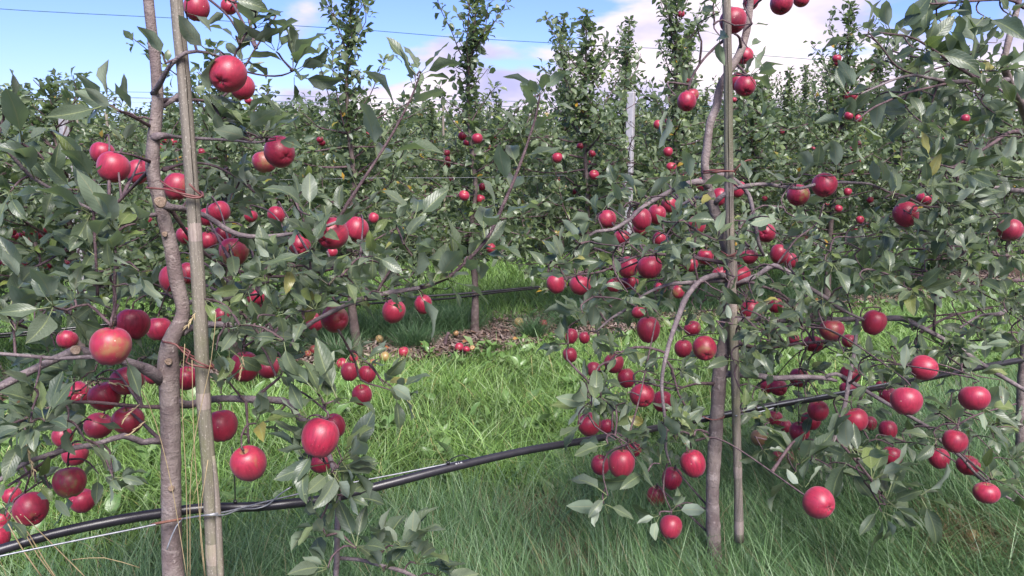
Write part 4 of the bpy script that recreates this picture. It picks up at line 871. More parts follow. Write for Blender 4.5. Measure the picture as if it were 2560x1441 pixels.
A2 = front_apples(T2, [
 (1833, 53, 66, 74, 'highest large apple hanging before the slim right stake', {'c': (.1, .85)}),
 (1877, 6, 40, 44, 'apple at the top edge behind the leaning upper stem of the right tree', {'z': .1}),
 (1861, 140, 44, 52, 'apple right of the upper stem, second down from the top by the slim stake', {'z': .05, 'c': (-.2, .5)}),
 (1863, 216, 54, 56, 'third apple down at the right of the slim stake, its eye low', {'c': (.15, .65)}),
 (1844, 205, 42, 46, 'apple half hidden behind the slim stake left of the third one down', {'z': .1}),
 (1717, 255, 49, 54, 'lone apple hanging from a thin arching twig left of the slim stake', {'c': (0, .85)}),
 (1727, 240, 42, 36, 'apple mostly hidden behind the one on the arching twig', {'z': .08}),
 (1954, 9, 58, 58, 'dark apple against the clouds at the top edge, left of a pair', {'c': (0, .9)}),
 (2003, -2, 42, 38, 'dark apple against the clouds at the top edge, right of a pair', {'c': (0, .9)}),
 (1518, 548, 46, 46, 'leftmost apple on the arching branch of the right tree, a leaf bit on it', {}),
 (1604, 549, 50, 54, 'left apple of two touching on the arching branch of the right tree', {}),
 (1642, 537, 46, 56, 'right apple of two touching on the arching branch of the right tree', {'z': .04}),
 (1673, 512, 38, 44, 'shaded apple just under the arching branch, right of two touching ones', {'z': .1, 'd': .4}),
 (1742, 564, 44, 46, 'apple behind a twig in the gap left of the right trunk', {'z': .05}),
 (1555, 594, 42, 36, 'pinkish apple low under the arching branch end', {'z': .08, 'g': .2}),
 (1600, 574, 36, 34, 'bright small apple hidden below two touching ones on the arch', {'z': .1}),
 (1647, 598, 34, 36, 'small apple with a twist of leaf, below the arching branch', {'z': .1}),
 (1757, 461, 36, 42, 'shaded apple left of the right trunk just under the brown tie', {'z': .1, 'd': .3}),
 (1798, 493, 42, 50, 'apple between right trunk and slim stake under the brown tie', {'z': .08}),
 (1845, 474, 38, 40, 'apple right of the slim stake behind the dark bent branch', {'z': .1}),
 (1995, 489, 56, 50, 'apple hanging under the long level branch with a grey leaf at its left', {}),
 (2061, 464, 62, 64, 'bright round apple on the long level branch, leaves standing behind it', {'c': (.0, .8)}),
 (1915, 583, 48, 54, 'apple with its eye to us at the foot of the dark bent branch', {'c': (-.3, .1)}),
 (2265, 537, 62, 62, 'purple red apple under a dark leaf right of the level branch end', {'g': .1}),
 (2312, 498, 42, 34, 'red streak of an apple above the purple red one on the right', {'z': .1}),
 (1390, 710, 46, 58, 'leftmost apple of the right tree, its right side behind a leaf', {}),
 (1451, 714, 56, 52, 'round apple second from the left end of the right tree', {}),
 (1571, 669, 52, 60, 'left apple of the pair under pale leaves in the right tree', {'z': .04}),
 (1624, 669, 62, 60, 'right, rounder apple of the pair under pale leaves in the right tree', {}),
 (1535, 713, 38, 40, 'small apple under the left of the pair below pale leaves', {'z': .1}),
 (1575, 707, 44, 34, 'apple tucked right beneath the pair under pale leaves', {'z': .1}),
 (1727, 662, 36, 46, 'apple left of the right trunk crossed by a thin upright twig', {'z': .06}),
 (1763, 643, 42, 42, 'apple touching the right trunk left side near its middle', {'z': .08}),
 (1872, 643, 46, 34, 'apple with leaf over it just right of the right trunk', {'z': .08}),
 (1801, 686, 42, 38, 'apple left of the glossy one before the right trunk', {'z': -.02}),
 (1848, 687, 58, 42, 'glossy apple before the right trunk where branches meet', {'z': -.03}),
 (1948, 636, 46, 52, 'apple at the bend of the branch right of the trunk', {'z': .02}),
 (1976, 652, 36, 40, 'small apple behind the one at the branch bend', {'z': .1}),
 (1649, 722, 32, 30, 'small dark apple above the lone bright apple of the hanging fork', {'z': .15}),
 (1696, 730, 32, 34, 'small red apple just left of the pale hanging fork', {'z': .12}),
 (1597, 780, 40, 30, 'dark apple in leaf shade upper left of the lone bright apple', {'z': .12, 'd': .4}),
 (1621, 825, 60, 64, 'lone bright round apple left of the pale hanging fork', {}),
 (1427, 841, 36, 40, 'apple at far left of the right tree, upper of two before the chips', {'z': .1}),
 (1461, 845, 28, 34, 'small apple at the right of the upper one before the chips', {'z': .14}),
 (1425, 888, 36, 38, 'lower of two small apples at the far left of the right tree', {'z': .1, 'd': .3}),
 (1535, 909, 50, 48, 'dark apple under the curving side twig of the hanging fork', {'z': .08, 'd': .4}),
 (1484, 925, 36, 44, 'dark small apple left of the curving side twig', {'z': .12, 'd': .4}),
 (1566, 946, 46, 50, 'bright apple just above left of a larger tilted apple', {'z': .05}),
 (1606, 990, 62, 66, 'tilted glossy apple on the spur in the middle of the hanging fork', {'c': (.3, .6)}),
 (1656, 1004, 50, 52, 'apple behind the hanging branch right of the tilted glossy one', {'z': .05}),
 (1708, 872, 44, 52, 'apple with a yellowish leaf before it, left of the right trunk', {'z': .06}),
 (1762, 872, 62, 54, 'orange-tinged apple with a leaf over it touching the right trunk', {'g': .25, 'c': (.2, .6)}),
 (1731, 822, 42, 38, 'apple among leaves above the orange-tinged one', {'z': .1}),
 (1877, 777, 54, 54, 'apple under a pale leaf right of the slim stake', {'z': .04}),
 (1938, 764, 36, 42, 'apple in leaves right of the one under a pale leaf', {'z': .08}),
 (1474, 1062, 60, 60, 'round apple resting over the black pipe, leaves at its left', {}),
 (1517, 1066, 36, 42, 'small apple right behind the round one over the pipe', {'z': .06}),
 (1501, 1163, 48, 58, 'dull left apple of the low cluster under the pipe', {'z': .02, 'd': .2}),
 (1554, 1160, 66, 70, 'largest apple of the low cluster under the pipe, a green leaf before it', {}),
 (1583, 1122, 42, 46, 'apple behind the largest in the low cluster under the pipe', {'z': .08}),
 (1680, 1197, 52, 60, 'heart shaped apple low in the middle of the hanging fork', {}),
 (1733, 1160, 62, 72, 'tall apple nearest the right trunk low down', {}),
 (1641, 1241, 50, 56, 'apple cut by a curled leaf, second lowest on the hanging fork', {}),
 (1677, 1318, 58, 66, 'lowest hanging apple of the right tree, alone over dark grass', {}),
 (1984, 850, 28, 40, 'narrow sliver of apple beside white leaf edge right of the stake', {'z': .1}),
 (2033, 860, 50, 34, 'flat looking apple under the level branch right of the slim stake', {'z': .08}),
 (2079, 826, 62, 46, 'dull apple below the level branch with leaves before it', {'z': .12, 'd': .5, 'g': .3}),
 (2185, 807, 58, 62, 'apple under the level branch right of the pale upright branch', {}),
 (2122, 853, 36, 34, 'small pinkish apple left of the pale upright branch', {'z': .06}),
 (1997, 945, 48, 50, 'dull apple hanging behind the lower level branch', {'z': .05, 'd': .2}),
 (1946, 969, 44, 44, 'apple with its eye to us under the lower level branch', {'c': (.4, .4)}),
 (1917, 966, 34, 36, 'small apple left of the one below the lower level branch', {'z': .06}),
 (2125, 938, 52, 48, 'apple behind the pale upright branch with a yellow leaf beside it', {'z': .05}),
 (2120, 973, 42, 36, 'shaded apple lower behind the pale upright branch', {'z': .09, 'd': .5}),
 (2311, 920, 64, 52, 'tilted oval apple over the black pipe on the right', {'c': (.75, .1), 'g': 0}),
 (2266, 1004, 76, 68, 'large round apple just under the pipe on the right', {}),
 (2221, 990, 44, 46, 'apple peeking from behind the large round one under the pipe', {'z': .08}),
 (2205, 968, 32, 36, 'tiny apple behind leaves left of the large round one under the pipe', {'z': .12}),
 (2045, 1027, 52, 52, 'upper apple of the stacked dark pair right of the slim stake', {}),
 (2027, 1053, 50, 48, 'lower left apple of the stacked dark pair right of the slim stake', {'z': .05}),
 (1999, 1081, 50, 50, 'round apple left below the stacked dark pair', {'z': .02}),
 (1937, 1046, 38, 40, 'apple just right of the slim stake below the pipe', {'z': .05, 'g': .2}),
 (1897, 1095, 42, 40, 'unripe green apple right of the slim stake under the pipe', {'z': .04, 'g': 1.9, 'd': 0}),
 (1964, 1066, 30, 40, 'dull narrow apple between the stake and the round apple under the pair', {'z': .1, 'd': .6}),
 (1995, 1112, 30, 28, 'small apple under the round one below the stacked pair', {'z': .08}),
 (2141, 1050, 58, 56, 'apple left of a grey leaf cluster right of the pale branch', {}),
 (2173, 1059, 36, 42, 'apple behind, right of the one beside the pale branch', {'z': .06}),
 (2220, 1076, 44, 50, 'apple half covered by blue-grey leaves under the large round one', {'z': .05}),
 (2230, 1141, 50, 46, 'apple below the blue-grey leaves over dark grass', {'z': .03}),
 (2075, 1155, 42, 34, 'apple mostly covered by a leaf above the low leafy tip', {'z': .06}),
 (1943, 1143, 30, 30, 'left of two small apples low down right of the slim stake', {'z': .05}),
 (1975, 1149, 36, 38, 'right of two small apples low down right of the slim stake', {'z': .05}),
 (1981, 1239, 42, 44, 'apple in shadow left behind the lowest tilted apple', {'z': .08, 'd': .4}),
 (2048, 1258, 80, 72, 'lowest tilted apple on the right, its eye at the right, over dark grass', {'c': (.55, .30)}),
 (2436, 996, 72, 62, 'large apple with a long leaf down its middle near the right edge', {}),
 (2387, 1104, 60, 56, 'apple on the slanting branch at the lower right', {}),
 (2348, 1147, 50, 56, 'apple with a pale leaf at its left side at the lower right', {}),
 (2420, 1164, 56, 50, 'apple crossed by the slanting branch at the lower right', {'z': .02}),
 (2466, 1233, 62, 52, 'lowest apple near the right edge, leaves over its top', {}),
], lo=-.6, hi=.5)
hang(T2, A2)
for q in [(1690, 240, -.9, .3, 4, .11), (1680, 262, -.8, -.5, 4, .11), (1800, 30, -.9, .4, 4, .10), (1800, 90, -.9, -.4, 3, .09), (1875, 190, .9, .1, 5, .12), (1880, 60, .5, .3, 3, .08), (1870, 120, .6, -.3, 3, .08), (1875, -5, .5, .5, 5, .09), (1800, -10, -.5, .3, 5, .09),
          (1505, 530, -.2, 1, 4, .10), (1490, 560, -1, .2, 4, .11), (1450, 610, -.5, .7, 5, .11), (1600, 510, .1, 1, 5, .10), (1670, 490, .6, -.2, 3, .10), (1730, 470, .3, .9, 5, .12), (1560, 520, -.7, .6, 3, .10),
          (1740, 520, .2, .9, 5, .12), (1880, 470, .3, .9, 3, .09), (1985, 460, -.4, .9, 4, .11), (2035, 440, -.2, 1, 4, .11), (2090, 440, .4, .9, 4, .10), (2200, 470, .2, .9, 6, .12), (2240, 480, .9, .3, 6, .12), (2300, 510, .7, 0, 5, .12), (1960, 520, -.2, -1, 3, .11),
          (1610, 640, .2, .7, 6, .10), (1555, 640, -.8, .3, 4, .11), (1640, 635, .9, .1, 4, .10), (1440, 690, -.4, .8, 5, .11), (1415, 720, .1, -1, 3, .10), (1400, 660, -.6, .9, 5, .10), (1370, 680, -.9, .3, 3, .09),
          (1625, 770, 0, .9, 5, .09), (1600, 930, .2, .9, 6, .09), (1570, 985, -.9, -.2, 4, .11), (1480, 1020, -.3, .9, 5, .11), (1450, 1060, -.9, 0, 4, .09), (1540, 1100, .5, .4, 6, .10), (1570, 1110, .9, .2, 5, .11), (1520, 1110, -.8, .4, 4, .10),
          (1520, 1240, -.6, .4, 5, .11), (1510, 1260, -.5, -.8, 4, .10), (1620, 1180, -.2, -.9, 4, .13), (1650, 1160, .6, .6, 4, .11), (1735, 1090, .3, .9, 6, .12), (1770, 1080, .8, .2, 5, .11), (1690, 1100, -.6, .5, 4, .11), (1680, 1280, .6, .1, 4, .08), (1650, 1290, -.4, -.8, 3, .09),
          (1420, 860, -.8, .5, 6, .09), (1400, 870, -1, -.1, 5, .09), (1450, 800, -.3, .6, 6, .10), (2080, 1115, -.4, .8, 7, .12), (1990, 1180, -.8, .3, 7, .12), (2000, 1160, 0, 1, 5, .12), (2215, 1250, .9, .4, 8, .145), (2215, 1262, .8, -.5, 7, .14), (2200, 1262, -.9, .2, 5, .13), (2205, 1280, 0, -1, 2, .12), (2180, 1200, .7, .7, 7, .13), (2150, 1150, .6, .8, 6, .12),
          (2300, 1240, .9, -.3, 4, .12), (2130, 1140, -.8, .2, 5, .12), (2160, 940, 0, .9, 3, .10), (2290, 940, -.3, -.9, 5, .11), (2430, 940, .4, .9, 4, .11), (2390, 1060, -.2, .9, 5, .11), (2345, 1100, -.8, 0, 4, .10), (2500, 950, .3, -1, 2, .12), (2460, 1020, .4, -.8, 4, .12), (2480, 1200, .6, .7, 5, .11), (2530, 1150, .3, .8, 4, .11), (2530, 1220, .5, 0, 5, .11)]:
    add_rosette(T2, q[0], q[1], q[2], q[3], q[4] + (q[1] > 1000), q[5] * (1.1 if q[1] > 1000 else 1), o=-.42 if (q[1] > 880 and q[0] > 1950) else (-.30 if q[1] > 1000 else -.16))
for path, st, gap, sz in [([(1745, 705, -.12), (1735, 640, -.12), (1742, 560, -.12), (1738, 500, -.12)], .02, .04, .11), ([(1940, 665, -.08), (1990, 600, -.1), (2060, 510, -.14)], .02, .04, .11), ([(2335, 830, -.16), (2338, 760, -.18), (2350, 600, -.2)], .02, .035, .13)]:
    pp = np.array([on_row(*a)[0] for a in path]); shoot_leaves(T2.leaves, pp, st, gap, sz)
for q in [(1510, 650, 80, 60, 5), (1440, 640, 50, 50, 3), (1560, 490, 50, 30, 3), (1690, 540, 70, 50, 6), (1730, 600, 70, 60, 7), (1860, 570, 40, 50, 4), (1650, 620, 80, 50, 7), (1530, 770, 90, 35, 8), (1480, 800, 60, 40, 4), (1640, 750, 80, 40, 7), (1700, 740, 70, 50, 6), (1790, 760, 80, 60, 10), (1890, 720, 80, 60, 8), (1850, 620, 60, 60, 5),
          (2010, 560, 60, 50, 4), (2010, 640, 80, 50, 8), (2100, 650, 70, 50, 5), (2210, 570, 60, 60, 5), (2320, 540, 80, 70, 8), (2300, 660, 100, 70, 10), (2190, 690, 90, 60, 8), (2090, 710, 70, 50, 6), (1990, 790, 90, 40, 8), (2090, 850, 90, 50, 8), (1910, 850, 80, 50, 9), (1830, 860, 50, 50, 6), (1760, 820, 50, 40, 5),
          (1890, 1000, 60, 40, 5), (1880, 920, 60, 30, 4), (1540, 1010, 50, 40, 4), (1490, 960, 40, 50, 5), (1600, 930, 50, 25, 2), (1510, 860, 50, 40, 4), (1720, 1050, 40, 40, 4), (1590, 1110, 70, 30, 5), (1720, 920, 40, 30, 3), (1700, 1080, 50, 30, 3),
          (1930, 1100, 40, 50, 4), (2100, 1150, 110, 30, 7), (2150, 1020, 60, 40, 4), (2240, 890, 80, 50, 8), (2340, 850, 80, 50, 8), (2440, 850, 80, 50, 8), (2200, 950, 50, 30, 3), (2390, 940, 50, 40, 4), (2410, 1050, 70, 40, 6), (2510, 1070, 50, 50, 5), (2520, 1180, 30, 50, 3), (2040, 950, 80, 50, 6), (2230, 1100, 50, 40, 4), (2020, 1110, 40, 40, 4)]:
    add_blob(T2, *q, .092, -.34, .25)
# ================================================================== TREE AT THE RIGHT EDGE
b3, _ = on_row(2552, 1170, 0); base3 = np.array([b3[0], b3[1], 0.0])
T3 = new_tree(base3, 'dense apple tree at the right edge whose long leafy branches arch across the sky')
P, r = px_path([(2560, -80, 12, -.25), (2548, 0, 14, -.25), (2527, 80, 15, -.25), (2511, 150, 16, -.25), (2514, 178, 18, -.22), (2532, 225, 18, -.18), (2560, 280, 19, -.1), (2590, 400, 20, 0), (2585, 600, 22, 0), (2565, 850, 24, 0), (2554, 1000, 24, 0), (2552, 1170, 26, 0)])
P = np.vstack([P, [P[-1] * [1, 1, 0] + [0, 0, -.03]]]); r = np.append(r, [.026])
mb = MB(); c = tube(mb, P, r, 14, .016, .07); T3.samples.append(c[::3]); mb.build('trunk', MTRUNK, T3.root, T3.o)
for q in [
    [(2520, 200, 13, -.22), (2480, 203, 12, -.25), (2430, 203, 11, -.27), (2380, 205, 10, -.3), (2325, 196, 8, -.32), (2285, 189, 7, -.34), (2245, 196, 6, -.35), (2200, 214, 5, -.36), (2150, 236, 4, -.37)],
    [(2385, 205, 8, -.3), (2330, 218, 6, -.32), (2270, 232, 6, -.33), (2215, 255, 5, -.35), (2180, 272, 5, -.36), (2140, 304, 4, -.37)],
    [(2450, 203, 8, -.27), (2400, 172, 7, -.3), (2340, 130, 6, -.32), (2280, 95, 5, -.33), (2200, 82, 4, -.34)],
    [(2290, 189, 5, -.33), (2240, 165, 4, -.34), (2205, 120, 4, -.35), (2170, 80, 3, -.35)],
    [(2350, 200, 5, -.3), (2335, 240, 4, -.3), (2325, 280, 3, -.3)],
    [(2560, 20, 9, -.25), (2520, 0, 7, -.28), (2400, 5, 6, -.32), (2330, 10, 5, -.34), (2300, -2, 4, -.35)],
    [(2575, 340, 12, 0), (2530, 330, 9, -.1), (2480, 360, 8, -.2), (2440, 385, 7, -.25), (2380, 420, 5, -.28)],
    [(2588, 480, 14, 0), (2530, 476, 12, -.1), (2480, 470, 8, -.15), (2400, 500, 6, -.2), (2320, 520, 5, -.24)],
    [(2585, 620, 14, 0), (2500, 640, 9, -.12), (2440, 600, 8, -.2), (2400, 640, 6, -.24), (2330, 650, 5, -.26)],
    [(2575, 745, 14, 0), (2530, 765, 13, .02), (2500, 785, 11, .02), (2450, 790, 6, 0), (2400, 820, 5, -.05)],
    [(2580, 700, 10, 0), (2500, 705, 8, -.1), (2420, 720, 6, -.16), (2350, 745, 5, -.2)],
    [(2440, 605, 6, -.2), (2420, 660, 5, -.2), (2405, 690, 5, -.2)],
]: limb(T3, 'branch', q, MTWIG if max(a[2] for a in q[1:]) < 9.5 else MBRANCH)
T3.nbr = len(T3.samples)
A3 = front_apples(T3, [
 (2525, 575, 60, 56, 'dull green and brown apple in deep shade at the right edge', {'g': .25, 'd': .5}),
 (2413, 297, 22, 22, 'small red apple high in leaves near the right edge', {'z': .4}),
 (2348, 345, 20, 20, 'little pinkish apple between leaves left of the right edge tree', {'z': .5}),
 (2450, 388, 20, 20, 'red bit of apple above an orange leaf near the right edge', {'z': .4}),
], lo=-.5, hi=.6)
hang(T3, A3)
for q in [(2150, 236, -.8, .1, 5, .13), (2120, 240, -.9, -.2, 3, .13), (2200, 215, -.1, -.9, 5, .14), (2140, 304, -.6, -.4, 4, .12), (2170, 85, -.3, .8, 4, .12), (2230, 90, .1, .7, 5, .12), (2280, 100, .3, .8, 5, .13), (2320, 130, 0, -.4, 4, .13), (2260, 180, 0, .6, 5, .12), (2360, 60, .2, 0, 4, .15), (2400, 10, -.3, -.5, 5, .15), (2460, 40, -.2, -.4, 6, .15), (2530, 40, -.3, 0, 5, .13), (2450, 130, -.3, .2, 5, .14), (2330, -5, -.9, .1, 4, .12), (2230, 500, .5, .3, 4, .12), (2540, 150, .4, -.1, 6, .14)]:
    add_rosette(T3, q[0], q[1], q[2], q[3], q[4], q[5], o=-.32)
for q in [(2290, 140, 110, 40, 3), (2380, 130, 80, 60, 3), (2480, 110, 60, 70, 4), (2470, 220, 80, 50, 5), (2370, 240, 90, 40, 6), (2270, 270, 90, 40, 6), (2240, 215, 60, 30, 3), (2390, 330, 110, 50, 9), (2500, 330, 60, 60, 8), (2470, 430, 90, 50, 11), (2370, 440, 90, 50, 8), (2440, 530, 100, 50, 12), (2480, 620, 80, 60, 12), (2380, 610, 90, 50, 9), (2420, 700, 110, 50, 11), (2530, 730, 50, 50, 6), (2480, 800, 80, 40, 7), (2540, 860, 40, 50, 4), (2320, 730, 60, 40, 4), (2540, 480, 50, 60, 6), (2560, 600, 30, 60, 4)]:
    add_blob(T3, *q, .108, -.4, .1)
keep += [(156, 276, 156, 375, 14), (136, 340, 136, 380, 8), (442, 0, 540, 1441, 24), (372, 0, 384, 350, 14), (384, 350, 395, 480, 18), (395, 480, 460, 790, 20), (422, 860, 430, 1441, 30), (1815, 0, 1848, 1352, 13), (1770, 310, 1769, 465, 12), (1783, 516, 1810, 600, 16), (1796, 940, 1785, 1420, 20),
         (1345, 270, 1195, 625, 7), (1045, 200, 870, 505, 7), (2121, 960, 2143, 830, 10)]
for t in (T1, T2, T3): finish_tree(t)

# ================================================================== STAKES, TIES, PIPE AND WIRE OF THE FRONT ROW
def stake(pts, mat, label, sides=16, node_v=(), crack=None, o=-.0, bottom=None, group='stakes of the front row'):
    P, r = px_path(pts)
    if bottom is not None: P = np.vstack([P, [P[-1] + (P[-1] - P[-2]) / np.linalg.norm(P[-1] - P[-2]) * (P[-1][2] - bottom)]]); r = np.append(r, r[-1])
    root = empty('bamboo_stake', (P[-1][0], P[-1][1], P[-1][2]), label, 'stake', group); oo = P[-1]
    mb = MB(); c = tube(mb, P, r, sides, .03, .03); mb.build('pole', mat, root, oo)
    pc, rc = spline(P, r, .01); uu, vv_, _ = project(pc)
    for nv in node_v:
        i = int(np.argmin(np.abs(vv_ - nv))); mb = MB(); i = max(2, min(len(pc) - 3, i))
        q = np.array([pc[i - 2], pc[i - 1], pc[i], pc[i + 1], pc[i + 2]]); tube(mb, q, rc[i] * np.array([1.015, 1.03, 1.075, 1.03, 1.015]), sides, raw=True, cap=False)
        mb.build('node_ring', MNODE, root, oo)
    if crack:
        mb = MB(); v0, v1, off, wd = crack; k = [i for i in range(len(pc)) if v0 <= vv_[i] <= v1]; V = []
        for i in k[::2]:
            t_ = nrm(pc[min(i + 1, len(pc) - 1)] - pc[i - 1]); f = nrm(CAM - pc[i]); f = nrm(f - t_ * (f @ t_)); x = np.cross(t_, f); x = x if x @ RT > 0 else -x
            for d_ in (off + .03 * math.sin(i * .21) - wd / 2 * (1 + .4 * math.sin(i * .5)), off + .03 * math.sin(i * .21) + wd / 2 * (1 + .4 * math.sin(i * .37))):
                V.append(pc[i] + x * rc[i] * d_ + f * rc[i] * (math.sqrt(max(0, 1 - d_ * d_)) + .035))
        F = [(2 * i, 2 * i + 1, 2 * i + 3, 2 * i + 2) for i in range(len(V) // 2 - 1)]
        mb.add(V, F); mb.build('crack', MCRACK, root, oo)
    return root
stake([(422, -300, 29, -.075), (441, 0, 31, -.075), (460, 200, 32, -.075), (475, 400, 32, -.075), (487, 570, 32, -.07), (500, 780, 35, -.07), (510, 1020, 34, -.065), (522, 1170, 34, -.065), (533, 1400, 34, -.06)], MSTAKE,
      'thick mottled grey-green bamboo stake with a long split beside the left trunk', 18, (577, 1003, 1392), (60, 560, .30, .09), bottom=-.03)
stake([(533, 1140, 8, -.082), (540, 1200, 12, -.082), (546, 1300, 15, -.082), (550, 1400, 17, -.082)], MWOOD, 'split off sliver of bamboo standing against the lower left stake', 8, bottom=-.03)
stake([(1811, -160, 20, -.05), (1816, 0, 21, -.05), (1820, 200, 22, -.05), (1822, 420, 22, -.05), (1825, 600, 22, -.05), (1832, 800, 22, -.05), (1838, 940, 22, -.055), (1842, 1100, 21, -.055), (1845, 1200, 20, -.055), (1847, 1300, 22, -.055), (1848, 1353, 24, -.055)], MWOOD,
      'slim pale bamboo stake whose cut lower end hangs above the grass', 14, (470, 760, 1180, 1320), (60, 640, .0, .16))
def thing_tube(name, label, cat, paths, mat, group=None, sides=7, step=.012, rel=True, wob=0.0, p=ROW[0]):
    mb = MB()
    for pts in paths:
        P, r = px_path(pts, p); 
        if wob: P = P + rng.normal(0, wob, P.shape)
        tube(mb, P, r, sides, step)
    b_ = mb.v[0][0]
    o = mb.build(name, mat, None, b_); o.location = tuple(b_); return tag(o, label, cat, group)
G_T = 'brown ties binding trunks to stakes'
thing_tube('tree_tie', 'upper brown rubber tie looped round left trunk and stake over a dark apple', 'tie', [
    [(374, 462, 4, .02), (366, 470, 4, -.01), (378, 471, 5, -.055), (415, 474, 5, -.07), (450, 483, 5, -.09), (500, 493, 5, -.1), (507, 490, 6, -.09), (502, 480, 6, -.05), (470, 478, 4, 0), (420, 468, 4, .05), (374, 462, 4, .02)],
    [(400, 452, 4, -.05), (430, 472, 5, -.075), (465, 492, 5, -.095), (498, 495, 5, -.1), (506, 488, 6, -.1)], [(505, 490, 5, -.1), (490, 478, 5, -.1), (473, 460, 5, -.1)]], MTIE, G_T)
thing_tube('tree_tie', 'lower brown rubber tie slanting from the left trunk fork down round the stake', 'tie', [
    [(405, 852, 4, .0), (412, 856, 5, -.05), (440, 862, 5, -.07), (462, 885, 5, -.075), (500, 908, 5, -.1), (532, 920, 5, -.1), (530, 912, 5, -.07), (480, 890, 4, -.0), (420, 850, 4, .05)],
    [(450, 868, 4, -.07), (475, 880, 5, -.09), (465, 905, 5, -.09), (490, 915, 5, -.1), (530, 922, 5, -.1)]], MTIE, G_T)
thing_tube('tree_tie', 'brown tie high on the right tree, its loose end sticking up', 'tie', [
    [(1757, 428, 4, .0), (1758, 433, 4, -.02), (1775, 432, 4, -.045), (1800, 430, 4, -.065), (1834, 428, 4, -.075), (1838, 424, 4, -.05), (1800, 424, 4, .0), (1757, 428, 4, .0)],
    [(1757, 428, 4, -.02), (1795, 427, 4, -.07), (1836, 430, 4, -.08), (1838, 440, 4, -.08)], [(1836, 430, 4, -.08), (1850, 412, 4, -.09), (1866, 402, 4, -.09), (1878, 400, 4, -.09)]], MTIE, G_T)
thing_tube('tree_tie', 'brown tie lower on the right tree, half hidden where trunk and stake cross', 'tie', [
    [(1798, 636, 4, -.02), (1810, 642, 4, -.06), (1835, 636, 4, -.075), (1842, 628, 4, -.05), (1820, 626, 4, .02)], [(1802, 628, 3, -.04), (1822, 640, 4, -.07), (1838, 640, 4, -.07)]], MTIE, G_T)
thing_tube('tree_tie', 'thin brown wire tie dangling at the foot of the right trunk above the pipe', 'tie', [
    [(1752, 1040, 3, -.03), (1780, 1050, 3, -.05), (1805, 1046, 3, -.05), (1812, 1040, 3, -.02)]], MTIE, G_T)
PIPE = [(-160, 1413, 26, .02), (0, 1375, 26, .02), (130, 1336, 26, .02), (300, 1300, 26, .02), (430, 1280, 25, .03), (515, 1270, 24, .03), (620, 1268, 24, .0), (720, 1260, 24, -.02), (830, 1245, 24, -.02), (1000, 1202, 23, -.03), (1120, 1171, 22, -.03), (1300, 1130, 19, -.02), (1450, 1104, 18, -.01), (1600, 1078, 17, .01), (1750, 1050, 17, .04), (1900, 1020, 17, .04), (2000, 1003, 16, .03), (2110, 985, 16, .02), (2300, 949, 16, .0), (2450, 919, 15, .0), (2600, 892, 15, .0), (2900, 838, 14, 0), (3300, 762, 12, 0)]
P, r = px_path(PIPE); root = empty('irrigation_pipe', P[0], 'thick black irrigation pipe running along the front row just above the grass', 'pipe', 'irrigation pipes')
mb = MB(); tube(mb, P, r, 16, .03); mb.build('pipe', MPIPE, root, P[0])
def ring_on(P, r, u, name, mat, wd=.006, th=.0025, tail=None):
    pc, rc = spline(P, r, .004); uu = project(pc)[0]; i = int(np.argmin(np.abs(uu - u))); t_ = nrm(pc[i + 1] - pc[i - 1]); mb = MB()
    q = [pc[i] + t_ * x for x in (-wd / 2, -wd / 2, wd / 2, wd / 2)]; tube(mb, q, [rc[i] * 1.0, rc[i] + th, rc[i] + th, rc[i] * 1.0], 14, raw=True, cap=False)
    mb.add(np.array([pc[i] + UP * (rc[i] + th * 1.2) + t_ * a + RN * b_ + UP * c_ for a in (-.004, .004) for b_ in (-.005, .003) for c_ in (-.002, .004)]), [(0, 1, 3, 2), (4, 6, 7, 5), (0, 4, 5, 1), (2, 3, 7, 6), (0, 2, 6, 4), (1, 5, 7, 3)])
    if tail:
        q0 = pc[i] + UP * (rc[i] + .004); tube(mb, [q0] + [q0 + np.array(d_) for d_ in tail], [.0016] * (1 + len(tail)), 5, .01)
    mb.build(name, mat, root, P[0])
ring_on(P, r, 1118, 'cable_tie', MCABLE, tail=[(.012, 0, .012), (.04, 0, .022), (.062, .0, .010)])
ring_on(P, r, 590, 'cable_tie', MCABLE, tail=[(.002, 0, .05), (0.001, 0, .11), (.001, 0, .138)])
ring_on(P, r, 1655, 'cable_tie', MCABLE)
ring_on(P, r, 2118, 'cable_tie', MCABLE)
